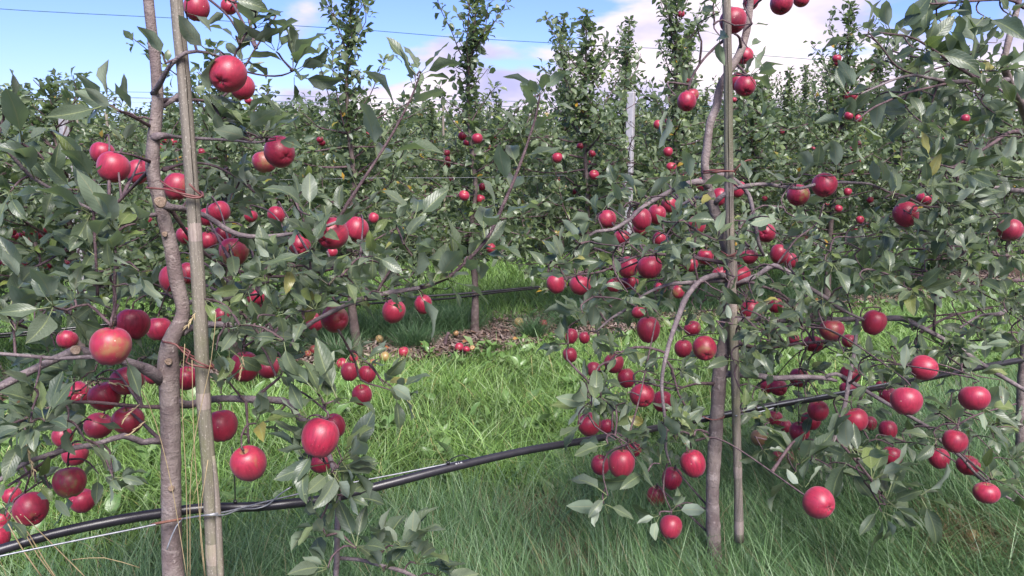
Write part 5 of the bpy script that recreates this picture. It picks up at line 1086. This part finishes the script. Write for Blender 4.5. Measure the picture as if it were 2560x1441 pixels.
# faint printed code marks on the pipe
pc, rc = spline(P, r, .003); uu = project(pc)[0]; mb = MB()
for u0 in (1137, 1141, 1146, 1150, 1153):
    i = int(np.argmin(np.abs(uu - u0))); f = nrm(CAM - pc[i]); t_ = nrm(pc[i + 1] - pc[i - 1]); f = nrm(f + UP * .9); f = nrm(f - t_ * (f @ t_)); s_ = np.cross(t_, f)
    mb.add([pc[i] + f * (rc[i] + .0004) + t_ * a + s_ * b_ for a, b_ in ((-.0008, -.002), (.0008, -.002), (.0008, .002), (-.0008, .002))], [(0, 1, 2, 3)])
mb.build('print', MPRINT, root, P[0])
thing_tube('support_wire', 'grey galvanised wire following the thick black pipe, twisted round the left stake', 'wire', [
    [(-120, 1420, 5, -.06), (0, 1391, 5, -.06), (180, 1354, 5, -.06), (330, 1324, 5, -.05), (455, 1298, 5, -.045), (530, 1286, 5, -.09), (575, 1278, 5, -.06), (620, 1266, 4, -.04), (700, 1246, 4, -.02), (835, 1216, 4, 0), (1000, 1184, 4, .0), (1120, 1160, 4, -.005), (1250, 1136, 4, .01), (1480, 1094, 4, .02), (1700, 1056, 4, .02), (1950, 1010, 4, .01), (2300, 944, 4, 0), (2600, 886, 4, 0)],
    [(455, 1298, 4, -.045), (520, 1288, 4, -.095), (560, 1288, 4, -.085), (600, 1274, 4, -.045), (640, 1272, 4, -.03), (670, 1262, 4, -.03), (700, 1236, 4, -.04), (728, 1218, 3, -.05)],
    [(456, 1296, 4, -.05), (440, 1318, 4, -.055), (425, 1352, 4, -.06), (417, 1375, 4, -.065)],
    [(1840, 1040, 4, -.07), (1870, 1033, 4, 0), (1900, 1030, 4, .0), (1935, 1020, 3, -.02)]], MWIRE, 'trellis wires', 6)
thing_tube('tree_tie', 'rusty wire sleeve across the left trunk just below the pipe', 'tie', [[(378, 1312, 6, -.03), (392, 1309, 7, -.045), (425, 1303, 7, -.06), (448, 1299, 6, -.055), (458, 1296, 5, -.04)]], MRUST, G_T)
# dry grass stalks
mb = MB()
for q in [[(40, 1290, 3), (75, 1340, 3), (110, 1400, 3), (150, 1460, 4)], [(5, 1260, 2), (60, 1330, 3), (95, 1390, 3), (140, 1450, 3)], [(60, 1290, 2), (120, 1350, 3), (170, 1400, 3), (230, 1460, 3)], [(20, 1310, 3), (60, 1380, 4), (110, 1450, 4)], [(180, 1400, 2), (260, 1395, 2), (350, 1420, 2)],
          [(462, 860, 2, -.12), (455, 1000, 2, -.12), (465, 1200, 2, -.12), (470, 1460, 2, -.1)], [(540, 780, 2, -.12), (528, 900, 2, -.12), (480, 1150, 2, -.12), (475, 1460, 2, -.1)], [(480, 900, 2, -.1), (485, 1100, 2, -.1), (500, 1300, 2, -.12), (515, 1460, 2, -.12)],
          [(270, 958, 2, -.15), (320, 965, 2, -.15), (355, 980, 2, -.15), (390, 1060, 2, -.15), (430, 1220, 2, -.15), (470, 1460, 2, -.15)], [(60, 1095, 2, -.15), (75, 1140, 2, -.15), (80, 1200, 2, -.15)], [(520, 1150, 2, -.1), (500, 1300, 2, -.1), (512, 1450, 2, -.1)]]:
    P, r = px_path(q); tube(mb, P, r, 4, .04)
for u, v, du, dv in [(300, 962, 1, .25), (330, 1030, -.7, .7), (345, 1070, -.7, .6), (75, 1150, .3, 1), (478, 800, -.4, .6), (605, 915, -.1, .9)]:
    for i in range(9):
        p, k = on_row(u + du * (i - 4) * 7, v + dv * (i - 4) * 7, -.16 if u != 605 else -.2); d = nrm(RT * (du + random.uniform(-.5, .5)) + UPV * (-dv + random.uniform(-.4, .4)))
        tube(mb, [p, p + d * .006, p + d * .013], [.0006, .0016, .0003], 5, .01)
tag(mb.build('dry_grass', MSTRAW), kind='stuff')
# ================================================================== THE SECOND ROW
reg2 = []
ROW2A = {  # apples seen on each tree of the second row: (u, v, width)
 1.37: [(805, 358, 18), (800, 350, 12), (715, 600, 14)], 
 .48: [(433, 355, 16), (411, 349, 15), (620, 252, 15), (628, 257, 12), (398, 368, 10), (505, 380, 10), (372, 552, 14), (384, 560, 14), (610, 520, 12), (590, 660, 16)],
 -.41: [(40, 592, 16), (58, 588, 14), (75, 600, 15), (85, 580, 15), (100, 590, 16), (108, 578, 15), (165, 660, 15), (119, 667, 15), (190, 670, 16), (190, 680, 14), (275, 627, 12), (165, 548, 12), (222, 575, 12), (355, 650, 14), (60, 665, 14), (30, 580, 13), (8, 660, 12), (170, 690, 13)],
 2.26: [(1156, 341, 23), (1193, 347, 28), (1167, 357, 18), (1160, 490, 27), (1205, 468, 20), (1200, 498, 24), (1227, 621, 25), (1117, 383, 12), (1120, 400, 14), (1118, 412, 12), (1126, 448, 10)],
 3.15: [(1393, 395, 30), (1451, 366, 20), (1480, 385, 20), (1467, 408, 19), (1466, 436, 21), (1485, 438, 25), (1546, 420, 9), (1436, 480, 12), (1470, 488, 12), (1530, 670, 16)],
 4.04: [(1703, 36, 19), (1645, 312, 24), (1670, 305, 18), (1660, 343, 15), (1670, 380, 24), (1678, 418, 26), (1690, 412, 18), (1664, 458, 18), (1738, 437, 12), (1719, 200, 18), (1700, 500, 15)],
 4.93: [(1992, 580, 18), (2013, 597, 20), (2030, 594, 18), (1911, 497, 15), (1866, 483, 13), (1880, 520, 14), (1835, 250, 12), (1889, 313, 12), (1955, 330, 12)],
 5.82: [(2092, 147, 22), (2094, 157, 18), (2096, 522, 20), (2150, 550, 20), (2167, 563, 18), (2184, 560, 16), (2136, 580, 20), (2153, 586, 16), (2119, 480, 20), (2118, 240, 20), (2134, 242, 20), (2146, 360, 15), (2131, 372, 14), (2127, 428, 17), (2122, 290, 24), (2144, 297, 20), (2175, 500, 18), (2066, 512, 14)],
 6.71: [(2176, 170, 20), (2287, 212, 16), (2281, 232, 18), (2289, 247, 20), (2292, 270, 12), (2260, 310, 14), (2350, 348, 16)]}
DESC = {1.37: ('tall narrow young apple tree on the swollen trunk beside fallen apples', 'swollen-trunked second-row tree'),
 .48: ('loose second-row apple tree seen just right of the left stake', 'second-row tree behind the left stake'),
 -.41: ('low bushy second-row apple tree at the left, red apples in small bunches', 'bushy second-row tree at the far left'),
 2.26: ('slender spire of an apple tree on the thin leaning trunk in the lawn gap', 'slender second-row spire in the middle'),
 3.15: ('second-row apple tree with broad feathery top just right of the middle', 'feather-topped second-row tree right of the middle'),
 4.04: ('wispy second-row apple tree left of the slim stake with one apple near the top', 'wispy second-row tree left of the slim stake'),
 4.93: ('low second-row apple tree seen just right of the slim stake', 'low second-row tree right of the slim stake'),
 5.82: ('second-row apple tree with many tiny red bunches and shoots against the clouds', 'second-row tree with many red bunches at the right'),
 6.71: ('second-row apple tree behind the arching branches at upper right', 'second-row tree behind the arching branches'),
 7.6: ('second-row apple tree mostly hidden near the right edge', ''), 8.5: ('last visible second-row apple tree beyond the right edge foliage', ''), -1.3: ('second-row apple tree at the left edge of the photo', '')}
def small_tree(rnd, H, base, detail=2, wisp=1.0, apples=(), low=.62, wide=1.0, lsize=.088, dens=1.0, lean=(0, 0)):
    """returns trunk MB, branch MB list, leaves"""
    q = random.Random(rnd); tr = MB(); leaves = []; brs = []
    n = 7; P = [np.array(base) + np.array([0, 0, -.03])]
    for i in range(1, n + 1):
        z = H * i / n; P.append(np.array([base[0] + q.gauss(0, .018) + lean[0] * z, base[1] + q.gauss(0, .018) + lean[1] * z, z]))
    rr = np.interp(np.linspace(0, 1, n + 1), [0, .08, .5, 1], [.036, .027, .016, .004])
    c = tube(tr, P, rr, 8 if detail > 1 else 5, .04, .10)
    def leader(z):
        i = int(np.argmin(np.abs(c[:, 2] - z))); return c[i]
    def branch(p0, d, L_, r0, leaf_from=.1, curl=.25, size=lsize, gap=.045):
        pts = [p0]; dd = nrm(d); m = 4
        for k in range(m):
            dd = nrm(dd + np.array([q.gauss(0, .16), q.gauss(0, .16), q.gauss(0, .10) - curl * .12 + .10])); pts.append(pts[-1] + dd * L_ / m)
        mb = MB(); pc = tube(mb, pts, np.linspace(r0, .0022, m + 1), 5 if detail > 1 else 3, .06, .1, cap=False); brs.append((mb, r0))
        dist = L_ * leaf_from; k = 0; tot = 0; a = q.random() * 6
        seg = np.linalg.norm(np.diff(pc, axis=0), axis=1); cum = np.concatenate([[0], np.cumsum(seg)])
        while dist < cum[-1]:
            i = max(1, int(np.searchsorted(cum, dist))); p = pc[i - 1] + (pc[i] - pc[i - 1]) * ((dist - cum[i - 1]) / max(1e-6, seg[i - 1])); t_ = nrm(pc[i] - pc[i - 1])
            a += 2.4; x = nrm(np.cross(t_, [.1, .4, .2])); y = np.cross(t_, x); od = nrm((x * math.cos(a) + y * math.sin(a)) + t_ * .5 + UP * .2)
            rosette(leaves, p + od * q.uniform(0, .03), od, q.choice((2, 3, 4, 5)) if L_ > .25 else q.choice((2, 3)), size)
            dist += gap * q.uniform(.6, 1.4) / dens
        return pc
    z = low
    while z < H - .05:
        f = (z - low) / (H - low); body = z < min(1.52, H * .8)
        L_ = (q.uniform(.35, .68) if body else q.uniform(.12, .34) * (1.2 - .85 * f)) * (wide if body else 1)
        az = q.random() * 6.28; el = q.uniform(-.15, .5) if body else q.uniform(.1, .9)
        pc = branch(leader(z), np.array([math.cos(az), math.sin(az), el]), L_, .009 if body else .004, .12, .5 if body else 0)
        if body:
            for k in range(q.choice((1, 2, 2, 3))):
                i = q.randrange(len(pc) // 3, len(pc)); az2 = az + q.uniform(-1.4, 1.4)
                branch(pc[i], np.array([math.cos(az2), math.sin(az2), q.uniform(-.4, .9)]), q.uniform(.18, .42), .004)
        z += ((.026 if z < .8 else .042) if body else .032) * q.uniform(.6, 1.4) / (1 if body else 1.0)
    for k in range(int(6.5 * wisp)):
        z = q.uniform(1.35, max(1.4, H - .45)); az = q.choice((0.45, 3.6)) + q.gauss(0, .6); branch(leader(z), np.array([math.cos(az) * .75, math.sin(az) * .6, q.uniform(.5, 1.3)]), q.uniform(.35, .62), .005, .1, -.3, lsize * .95, .04)
    for k in range(6):     # spurs all along the leader
        pass
    zz = max(low, .75)
    while zz < H: rosette(leaves, leader(zz), UP + np.array([q.gauss(0, .8), q.gauss(0, .8), 0]), 4, lsize); zz += .022
    rosette(leaves, c[-1], UP, 5, lsize)
    return tr, brs, leaves
def cull(leaves, regs, chance=.8, keep_n=None):
    P = np.array([l[0] + l[1][:, 1] * l[2] * .6 for l in leaves]); u, v, z = project(P); ok = np.ones(len(leaves), bool)
    for au, av, ar, ad in regs:
        hit = (np.hypot(u - au, v - av) < ar * 1.15) & (z < ad + .03); ok &= ~(hit & (rng.random(len(ok)) < chance))
    return [l for l, k in zip(leaves, ok) if k], u[ok], v[ok], z[ok]
s_list = [(-1.3, 1.75, .4), (-.41, 1.72, .5), (.48, 1.98, 1.3), (1.30, 2.75, 1.0), (2.22, 2.62, 1.2), (3.12, 2.36, 1.7), (4.0, 2.75, 2.4), (4.90, 1.95, 1.2), (5.80, 2.62, 2.6), (6.71, 2.35, 2.0), (7.6, 2.3, 1.5), (8.5, 2.3, 1.2)]
for i, (s_, H_, wi) in enumerate(s_list):
    key = min(DESC, key=lambda k: abs(k - s_)); base = rowpt(ROW[1] + .06 * math.sin(i * 2.1), s_); lean = (RD[0] * -.02, RD[1] * -.02) if abs(s_ - 2.22) < .1 else (0, 0)
    root = empty('apple_tree', base, DESC[key][0], 'tree', 'apple trees of the second row')
    regs = []
    for (u, v, w_) in ROW2A.get(key, ()):
        p, k = on_row(u, v, random.uniform(-.42, -.18), ROW[1]); kk = min(max(.072 * FPX / w_, k * .98), k * 1.16); rad = max(.026, min(.038, w_ / 2 * kk / FPX)); pos = at_depth(u, v, kk)
        regs.append((u, v, w_ / 2, kk))
        apple(pos, rad, nrm(np.array([random.gauss(0, .3), random.gauss(0, .3), 1])), 'small distant apple on the ' + DESC[key][1], 'apples on the ' + DESC[key][1], max(0, random.gauss(-.25, .2)), 0, False, .95)
    for (u, v0, v1) in ((1578, 225, 600), (156, 275, 400), (136, 340, 420)):
        regs += [(u, v, 11, 99) for v in range(v0, v1, 12)]
    tr, brs, lv = small_tree(50 + i, H_, base, 2, wi, low=.52 if 1 < s_ < 2.6 else .36, wide=.95 if 1 < s_ < 2.6 else 1.08, dens=.9)
    if 1.1 < s_ < 2.5:      # the lawn shows under these two
        pass
    lv, u, v, z = cull(lv, regs, .93)
    tr.build('trunk', MROWBARK, root, base)
    bigs = sorted(brs, key=lambda b: -b[1])
    allb = MB()
    for k, (mb, r0) in enumerate(bigs):
        if k < 22: mb.build('branch', MTWIG, root, base)
        else:
            for vv_, ff_ in zip(mb.v, mb.f): allb.add(vv_, [tuple(a for a in f) for f in ff_])
    if allb.n: tag(allb.build('twig', MTWIG, root, base), kind='stuff')
    sc = np.array([l[2] for l in lv]) / z * np.where((u > 0) & (u < 2560) & (v > 0) & (v < 1441), 1, .05)
    nsing = 260 if (-.5 < s_ < 7) else 0
    order = np.argsort(-sc); single = set(order[:nsing].tolist()); rest = []
    for k, l in enumerate(lv):
        if k in single:
            ob = bpy.data.objects.new('leaf', MID_ME[l[3] % len(MID_ME)]); C.objects.link(ob); ob.parent = root; m = l[1] * l[2]; d_ = l[0] - base
            ob.matrix_local = Matrix(((*m[0], d_[0]), (*m[1], d_[1]), (*m[2], d_[2]), (0, 0, 0, 1)))
        else: rest.append(l)
    tag(link('foliage', leaf_batch('foliage', rest, MID, MLEAF2, base), root), kind='stuff')
# pipes of the second row
def row_tube(name, label, cat, k, z, rad, mat, s0=-6, s1=16, o=0.0, group=None, sides=6, sag=.02, step=.4, seed=0):
    pts = [rowpt(ROW[k] + o, s, z + sag * math.sin(s * 1.9 + seed) + sag * .4 * math.sin(s * 5.1 + seed)) for s in np.arange(s0, s1, .5)]
    mb = MB(); tube(mb, pts, [rad] * len(pts), sides, step, cap=True); o_ = mb.build(name, mat, None, pts[0]); o_.location = tuple(pts[0]); return tag(o_, label, cat, group)
row_tube('irrigation_pipe', 'thin upper black pipe crossing the lawn gap along the second row', 'pipe', 1, .33, .0085, MPIPE, o=-.02, group='irrigation pipes', sides=8, sag=.008, step=.1)
row_tube('irrigation_pipe', 'thin lower black pipe under its twin along the second row', 'pipe', 1, .303, .0075, MPIPE, o=.02, group='irrigation pipes', sides=8, sag=.012, step=.1, seed=1)
GW = 'trellis wires'
z2 = on_row(640, 60, 0, ROW[1])[0][2]
row_tube('trellis_wire', 'green wire crossing the blue sky over the second row', 'wire', 1, z2, .0026, MGWIRE, group=GW, sag=.006)
row_tube('trellis_wire', 'thin grey wire at chest height through the second row', 'wire', 1, 1.18, .0016, MWIRE, group=GW, sag=.006)
row_tube('trellis_wire', 'upper of two close wires against the sky at the far left', 'wire', 2, on_row(0, 222, 0, ROW[2])[0][2], .0028, MGWIRE, group=GW, sag=.004, s1=22)
row_tube('trellis_wire', 'lower of two close wires against the sky at the far left', 'wire', 2, on_row(0, 238, 0, ROW[2])[0][2], .0028, MGWIRE, group=GW, sag=.004, s1=22, seed=2)
row_tube('trellis_wire', 'far wire just above the distant trees in the middle', 'wire', 3, on_row(1070, 262, 0, ROW[3])[0][2], .0035, MWIRE, group=GW, sag=.004, s1=26, seed=4)
row_tube('trellis_wire', 'farther wire low over the distant tree tops in the middle', 'wire', 4, on_row(1070, 270, 0, ROW[4])[0][2], .004, MWIRE, group=GW, sag=.004, s1=30, seed=5)
# fallen apples
for u, v, w_, lab, g in [(1297, 806, 25, 'fallen apple, half yellow, on the chips right of the thin leaning trunk', 1.3), (1360, 809, 19, 'small red fallen apple on the chips farthest right', 0), (1148, 868, 23, 'largest red fallen apple of the trio at the edge of the lawn', 0), (1166, 874, 18, 'middle fallen apple of the trio at the edge of the lawn', .1), (1181, 871, 15, 'orange-red rightmost fallen apple of the trio at the lawn edge', .9),
                         (1009, 881, 27, 'red fallen apple on the chips left of a grass tuft', 0), (962, 893, 26, 'orange fallen apple on the chips, pale side up', 1.5), (948, 848, 21, 'yellow-brown rotten apple beside the swollen trunk', 2.4), (785, 875, 24, 'red fallen apple on the chips left of the swollen trunk', .1), (770, 885, 18, 'pinkish fallen apple at the left end of the chips in view', .5),
                         (856, 910, 28, 'red fallen apple just behind the left of the small hanging three', 0), (884, 895, 24, 'fallen apple seen above the small hanging three', .3), (933, 908, 20, 'fallen apple with orange tinge right behind the small hanging three', .7), (1140, 834, 14, 'dried brownish apple in the dark tuft of the middle', 2.0), (2432, 1340, 34, 'pecked rotting apple sunk in brown grass at lower right', .8), (2436, 1374, 24, 'small red bit of apple in the grass at lower right', .3),
                         (728, 912, 20, 'red fallen apple on the chips just left of one with a pale side', 0), (694, 902, 18, 'small red fallen apple on the chips below the middle branch tip', .1), (818, 893, 20, 'red fallen apple at the lawn edge below the rising grey branch', 0), (640, 915, 18, 'red fallen apple near the dark crimson hanging one', .1),
                         (560, 935, 18, 'small red fallen apple behind the left stake on the chips', .2), (40, 1003, 22, 'fallen red apple on the chips at the far left', .4)]:
    p = on_ground(u, v, .03); k = (p - CAM) @ FWD; rad = min(.042, w_ / 2 * k / FPX); z_ = gz(p[0], p[1]) + rad * .82 + .026
    if v > 1300: z_ -= .01
    p = on_ground(u, v, z_)
    apple(p, rad, nrm(rng.normal(0, 1, 3)), lab, 'fallen apples', g, .3 if g > 1.8 else 0, True, .95)
# fallen leaves on chips
fl_ = []
for i in range(140):
    x, y = (RN * random.uniform(4.85, 5.7) + RD * random.uniform(-.8, 7))[:2]; a = random.random() * 6
    fl_.append((np.array([x, y, gz(x, y) + random.uniform(.025, .05)]), frame(np.array([math.cos(a), math.sin(a), random.uniform(-.1, .3)]), UP + rng.normal(0, .4, 3)), random.uniform(.05, .075), random.randrange(99), random.random()))
MFALL = leaf_material('fallen_leaf', [(0, (.30, .10, .035)), (.4, (.22, .09, .05)), (.7, (.40, .25, .07)), (.95, (.16, .16, .06)), (.99, (.12, .16, .05))], ((.26, .15, .10), (.35, .26, .18)), fine=False, trans=.1)
tag(link('fallen_leaves', leaf_batch('fallen_leaves', fl_, MID, MFALL)), kind='stuff')
# dead stub by the tuft
p = on_ground(1112, 862); mb = MB(); tube(mb, [p, p + np.array([.012, 0, .05]), p + np.array([.03, 0, .09])], [.014, .013, .012], 8, .01, .15); o_ = mb.build('tree_stub', MTWIG, None, p); o_.location = tuple(p); tag(o_, 'short dark sawn stub standing in the chips before the dark tuft', 'stub')

# ================================================================== THE ROWS BEHIND
var = []
for i, (H_, wi, lo) in enumerate([(1.95, .6, .4), (1.85, .3, .45), (2.3, 2.2, .4), (2.1, 1.4, .5), (2.7, 2.6, .4)]):
    tr, brs, lv = small_tree(300 + i, H_, (0, 0, 0), 1, wi, low=lo, lsize=.085, dens=.8, wide=1.05)
    r_ = tr.build('trunk', MROWBARK).data; mb = MB()
    for b_, r0 in brs:
        for vv_, ff_ in zip(b_.v, b_.f): mb.add(vv_, ff_)
    b_ = mb.build('twig', MTWIG).data; f_ = leaf_batch('foliage', lv, FAR, MLEAF3)
    var.append((r_, b_, f_))
for o in list(C.objects):
    if o.parent is None and o.name.split('.')[0] in ('trunk', 'twig'): bpy.data.objects.remove(o)
for k, s0, s1, lab in ((2, -2.6, 16.5, 'leafy apple tree of the third row, seen over the second row'), (3, -3.2, 23, 'small apple tree of the fourth row, seen over the third row'), (4, -3.8, 30, 'tiny looking apple tree of the fifth row, farthest that can be told apart')):
    s = s0; j = 0
    while s < s1:
        right = s > (4.8 if k == 2 else 8)
        i = random.choice((2, 4, 4, 4)) if right else random.choice((0, 1, 3, 2) if s > 1.5 else (0, 1, 0, 3)); sc = random.uniform(.9, 1.04) * (1.06 if right else 1.0)
        root = empty('apple_tree', rowpt(ROW[k] + random.uniform(-.1, .1), s), lab, 'tree', {2: 'apple trees of the third row', 3: 'apple trees of the fourth row', 4: 'apple trees of the fifth row'}[k])
        root.rotation_euler[2] = random.random() * 6.28; root.scale = (sc, sc, sc)
        link('trunk', var[i][0], root); tag(link('twig', var[i][1], root), kind='stuff'); tag(link('foliage', var[i][2], root), kind='stuff')
        if k == 2 and s < 14:
            for a_ in range(random.choice((1, 2, 3))):
                pz = np.array(root.location) + np.array([random.gauss(0, .25), random.gauss(0, .2) - .28, random.uniform(.85, 1.6)])
                apple(pz, .034, (random.gauss(0, .3), 0, 1), 'tiny red apple dotting the hedge-like %s row' % ('third' if k == 2 else 'fourth'), 'apples on the %s row' % ('third' if k == 2 else 'fourth'), 0, 0, False, .95)
        s += random.uniform(.82, 1.0); j += 1
lv = []
for k in range(5, 10):
    s0, s1 = -.149 * ROW[k] - 4, 1.634 * ROW[k] + 5; n = int((s1 - s0) * (150 if k < 7 else 100))
    for i in range(n):
        s = random.uniform(s0, s1); hz = 1.8 + .22 * math.sin(s * 6.4 + k) + .12 * math.sin(s * 17) + (.22 if s > .55 * ROW[k] else 0) + random.random() ** 6 * .5
        z = random.uniform(.7, 1.0) ** .7 * hz if random.random() < .7 else random.uniform(.9, hz); wdt = .5 * (1.15 - z / 2.4)
        a = random.random() * 6.28
        lv.append((rowpt(ROW[k] + random.gauss(0, wdt * .7), s, z), frame(np.array([math.cos(a), math.sin(a), random.uniform(-.3, .7)]), UP + rng.normal(0, .5, 3)), random.uniform(.10, .19), random.randrange(99), random.random()))
tag(link('orchard_rows', leaf_batch('orchard_rows', lv, FAR, MLEAF3)), kind='stuff')
# posts and poles
def post(u, v, w_, k, label, mat, name='post', o=-.1, cap=True, group='trellis posts', square=True):
    p, d = on_row(u, v, o, ROW[k]); r = w_ / 2 * d / FPX; H_ = p[2]; mb = MB()
    if square:
        ch = r * .22; prof = [(-r, -r + ch), (-r + ch, -r), (r - ch, -r), (r, -r + ch), (r, r - ch), (r - ch, r), (-r + ch, r), (-r, r - ch)]; V = []
        for z, s_ in ((-.03, 1.06), (H_ * .5, 1.02), (H_ - r * .3, 1.0), (H_, .86)):
            V += [(p[0] + a * s_ * .9 + b_ * s_ * .4, p[1] + b_ * s_ * .9 - a * s_ * .4, z) for a, b_ in prof]
        F = [(i * 8 + j, i * 8 + (j + 1) % 8, (i + 1) * 8 + (j + 1) % 8, (i + 1) * 8 + j) for i in range(3) for j in range(8)] + [tuple(range(24, 32))]
        mb.add(V, F)
    else: tube(mb, [(p[0], p[1], -.03), (p[0] + r * .2, p[1], H_ / 2), (p[0], p[1], H_)], [r * 1.1, r, r * .9], 9, .1, .04)
    root = empty(name, (p[0], p[1], 0), label, 'post', group); mb.build('shaft', mat, root, (p[0], p[1], 0), smooth=not square)
    if square:
        for z in (H_ * .83, H_ * .62):
            mb = MB(); f = nrm(CAM * [1, 1, 0] - np.array([p[0], p[1], 0])); x = np.cross(f, UP); c0 = np.array([p[0], p[1], z]) + f * r * 1.12
            mb.add([c0 + x * math.cos(a) * r * .16 + UP * math.sin(a) * r * .16 for a in np.arange(8) * .785] + [c0 - f * r * .2], [tuple(range(8))]); mb.build('hole', MCRACK, root, (p[0], p[1], 0))
post(156, 279, 18, 2, 'taller pale concrete post at the left behind the second row', MCONC, o=-.85)
post(136, 343, 13, 3, 'short pale post just left of the taller concrete one', MCONC, o=-.6)
post(1578, 230, 19, 2, 'pale concrete post with bolt holes left of the slim stake', MCONC, o=-.95)
for u, v, w_, k, lab in ((1107, 250, 6, 2, 'thin grey pole in the middle, beside the slender spire tree'), (21, 236, 8, 4, 'dark pole against the sky near the left edge'), (192, 292, 5, 4, 'tiny pole right of the left concrete post'), (265, 280, 8, 4, 'blunt pale pole end in the distance, left of the trunk'), (740, 285, 9, 4, 'grey pole in the distance between the two left spires'), (1358, 290, 5, 3, 'thin far pole left of the feather-topped tree'), (1535, 297, 5, 4, 'tiny far pole left of the concrete post'), (1718, 310, 6, 3, 'thin far pole left of the leaning upper stem'), (2470, 270, 16, 2, 'pale post glimpsed through leaves at the right edge')):
    post(u, v, w_, k, lab, MWOOD if w_ < 12 else MCONC, 'pole', square=w_ > 12)
# ================================================================== THE WOOD ON THE HORIZON
MWOODS = leaf_material('woodland_leaf', [(0, (.030, .055, .028)), (.5, (.045, .078, .034)), (.95, (.06, .09, .04)), (.99, (.07, .09, .05))], ((.06, .09, .05), (.05, .08, .045)), fine=False, trans=.15)
lv = []
def crown(cx, cy, rx, H_, n, z0=.6):
    lobes = [(random.gauss(0, rx * .45), random.gauss(0, rx * .45), random.uniform(.35, .85) * H_, random.uniform(.3, .55) * rx) for _ in range(9)]
    out = []
    for i in range(n):
        lx, ly, lz, lr = random.choice(lobes); d = nrm(rng.normal(0, 1, 3)); q = lr * random.uniform(.55, 1.08)
        p = np.array([cx + lx + d[0] * q, cy + ly + d[1] * q, max(.3, lz + d[2] * q * .9)])
        out.append((p, frame(nrm(rng.normal(0, 1, 3)), d + rng.normal(0, .5, 3)), random.uniform(.35, .75) * min(1, H_ / 5), random.randrange(99), random.random()))
    return out
for i in range(46):
    u = -150 + i * 62 + random.uniform(-20, 20); dep = random.uniform(46, 60); p = at_depth(u, 360, dep); top = 270 + 10 * math.sin(u * .006) + random.uniform(-9, 12)
    H_ = 1.416 + (360 - top) / FPX * dep * 1.0
    lv += crown(p[0], p[1], 2.6, H_ * 1.0, 420)
tag(link('woodland', leaf_batch('woodland', lv, FAR, MWOODS)), kind='stuff')
p = at_depth(10, 360, 40); lt = crown(p[0], p[1], 1.5, 4.6, 1500); root = empty('tree', (p[0], p[1], 0), 'dark round-headed tree rising over the far orchard at the left edge', 'tree')
link('crown', leaf_batch('crown', lt, FAR, MWOODS, (p[0], p[1], 0)), root); mb = MB(); tube(mb, [(0, 0, -.1), (.1, 0, 1.5), (.1, .1, 3)], [.22, .16, .08], 8, .3, .1); mb.build('trunk', MTRUNK, root)
print('objects', len(C.objects), 'tris', sum(len(o.data.polygons) for o in C.objects if o.type == 'MESH'))
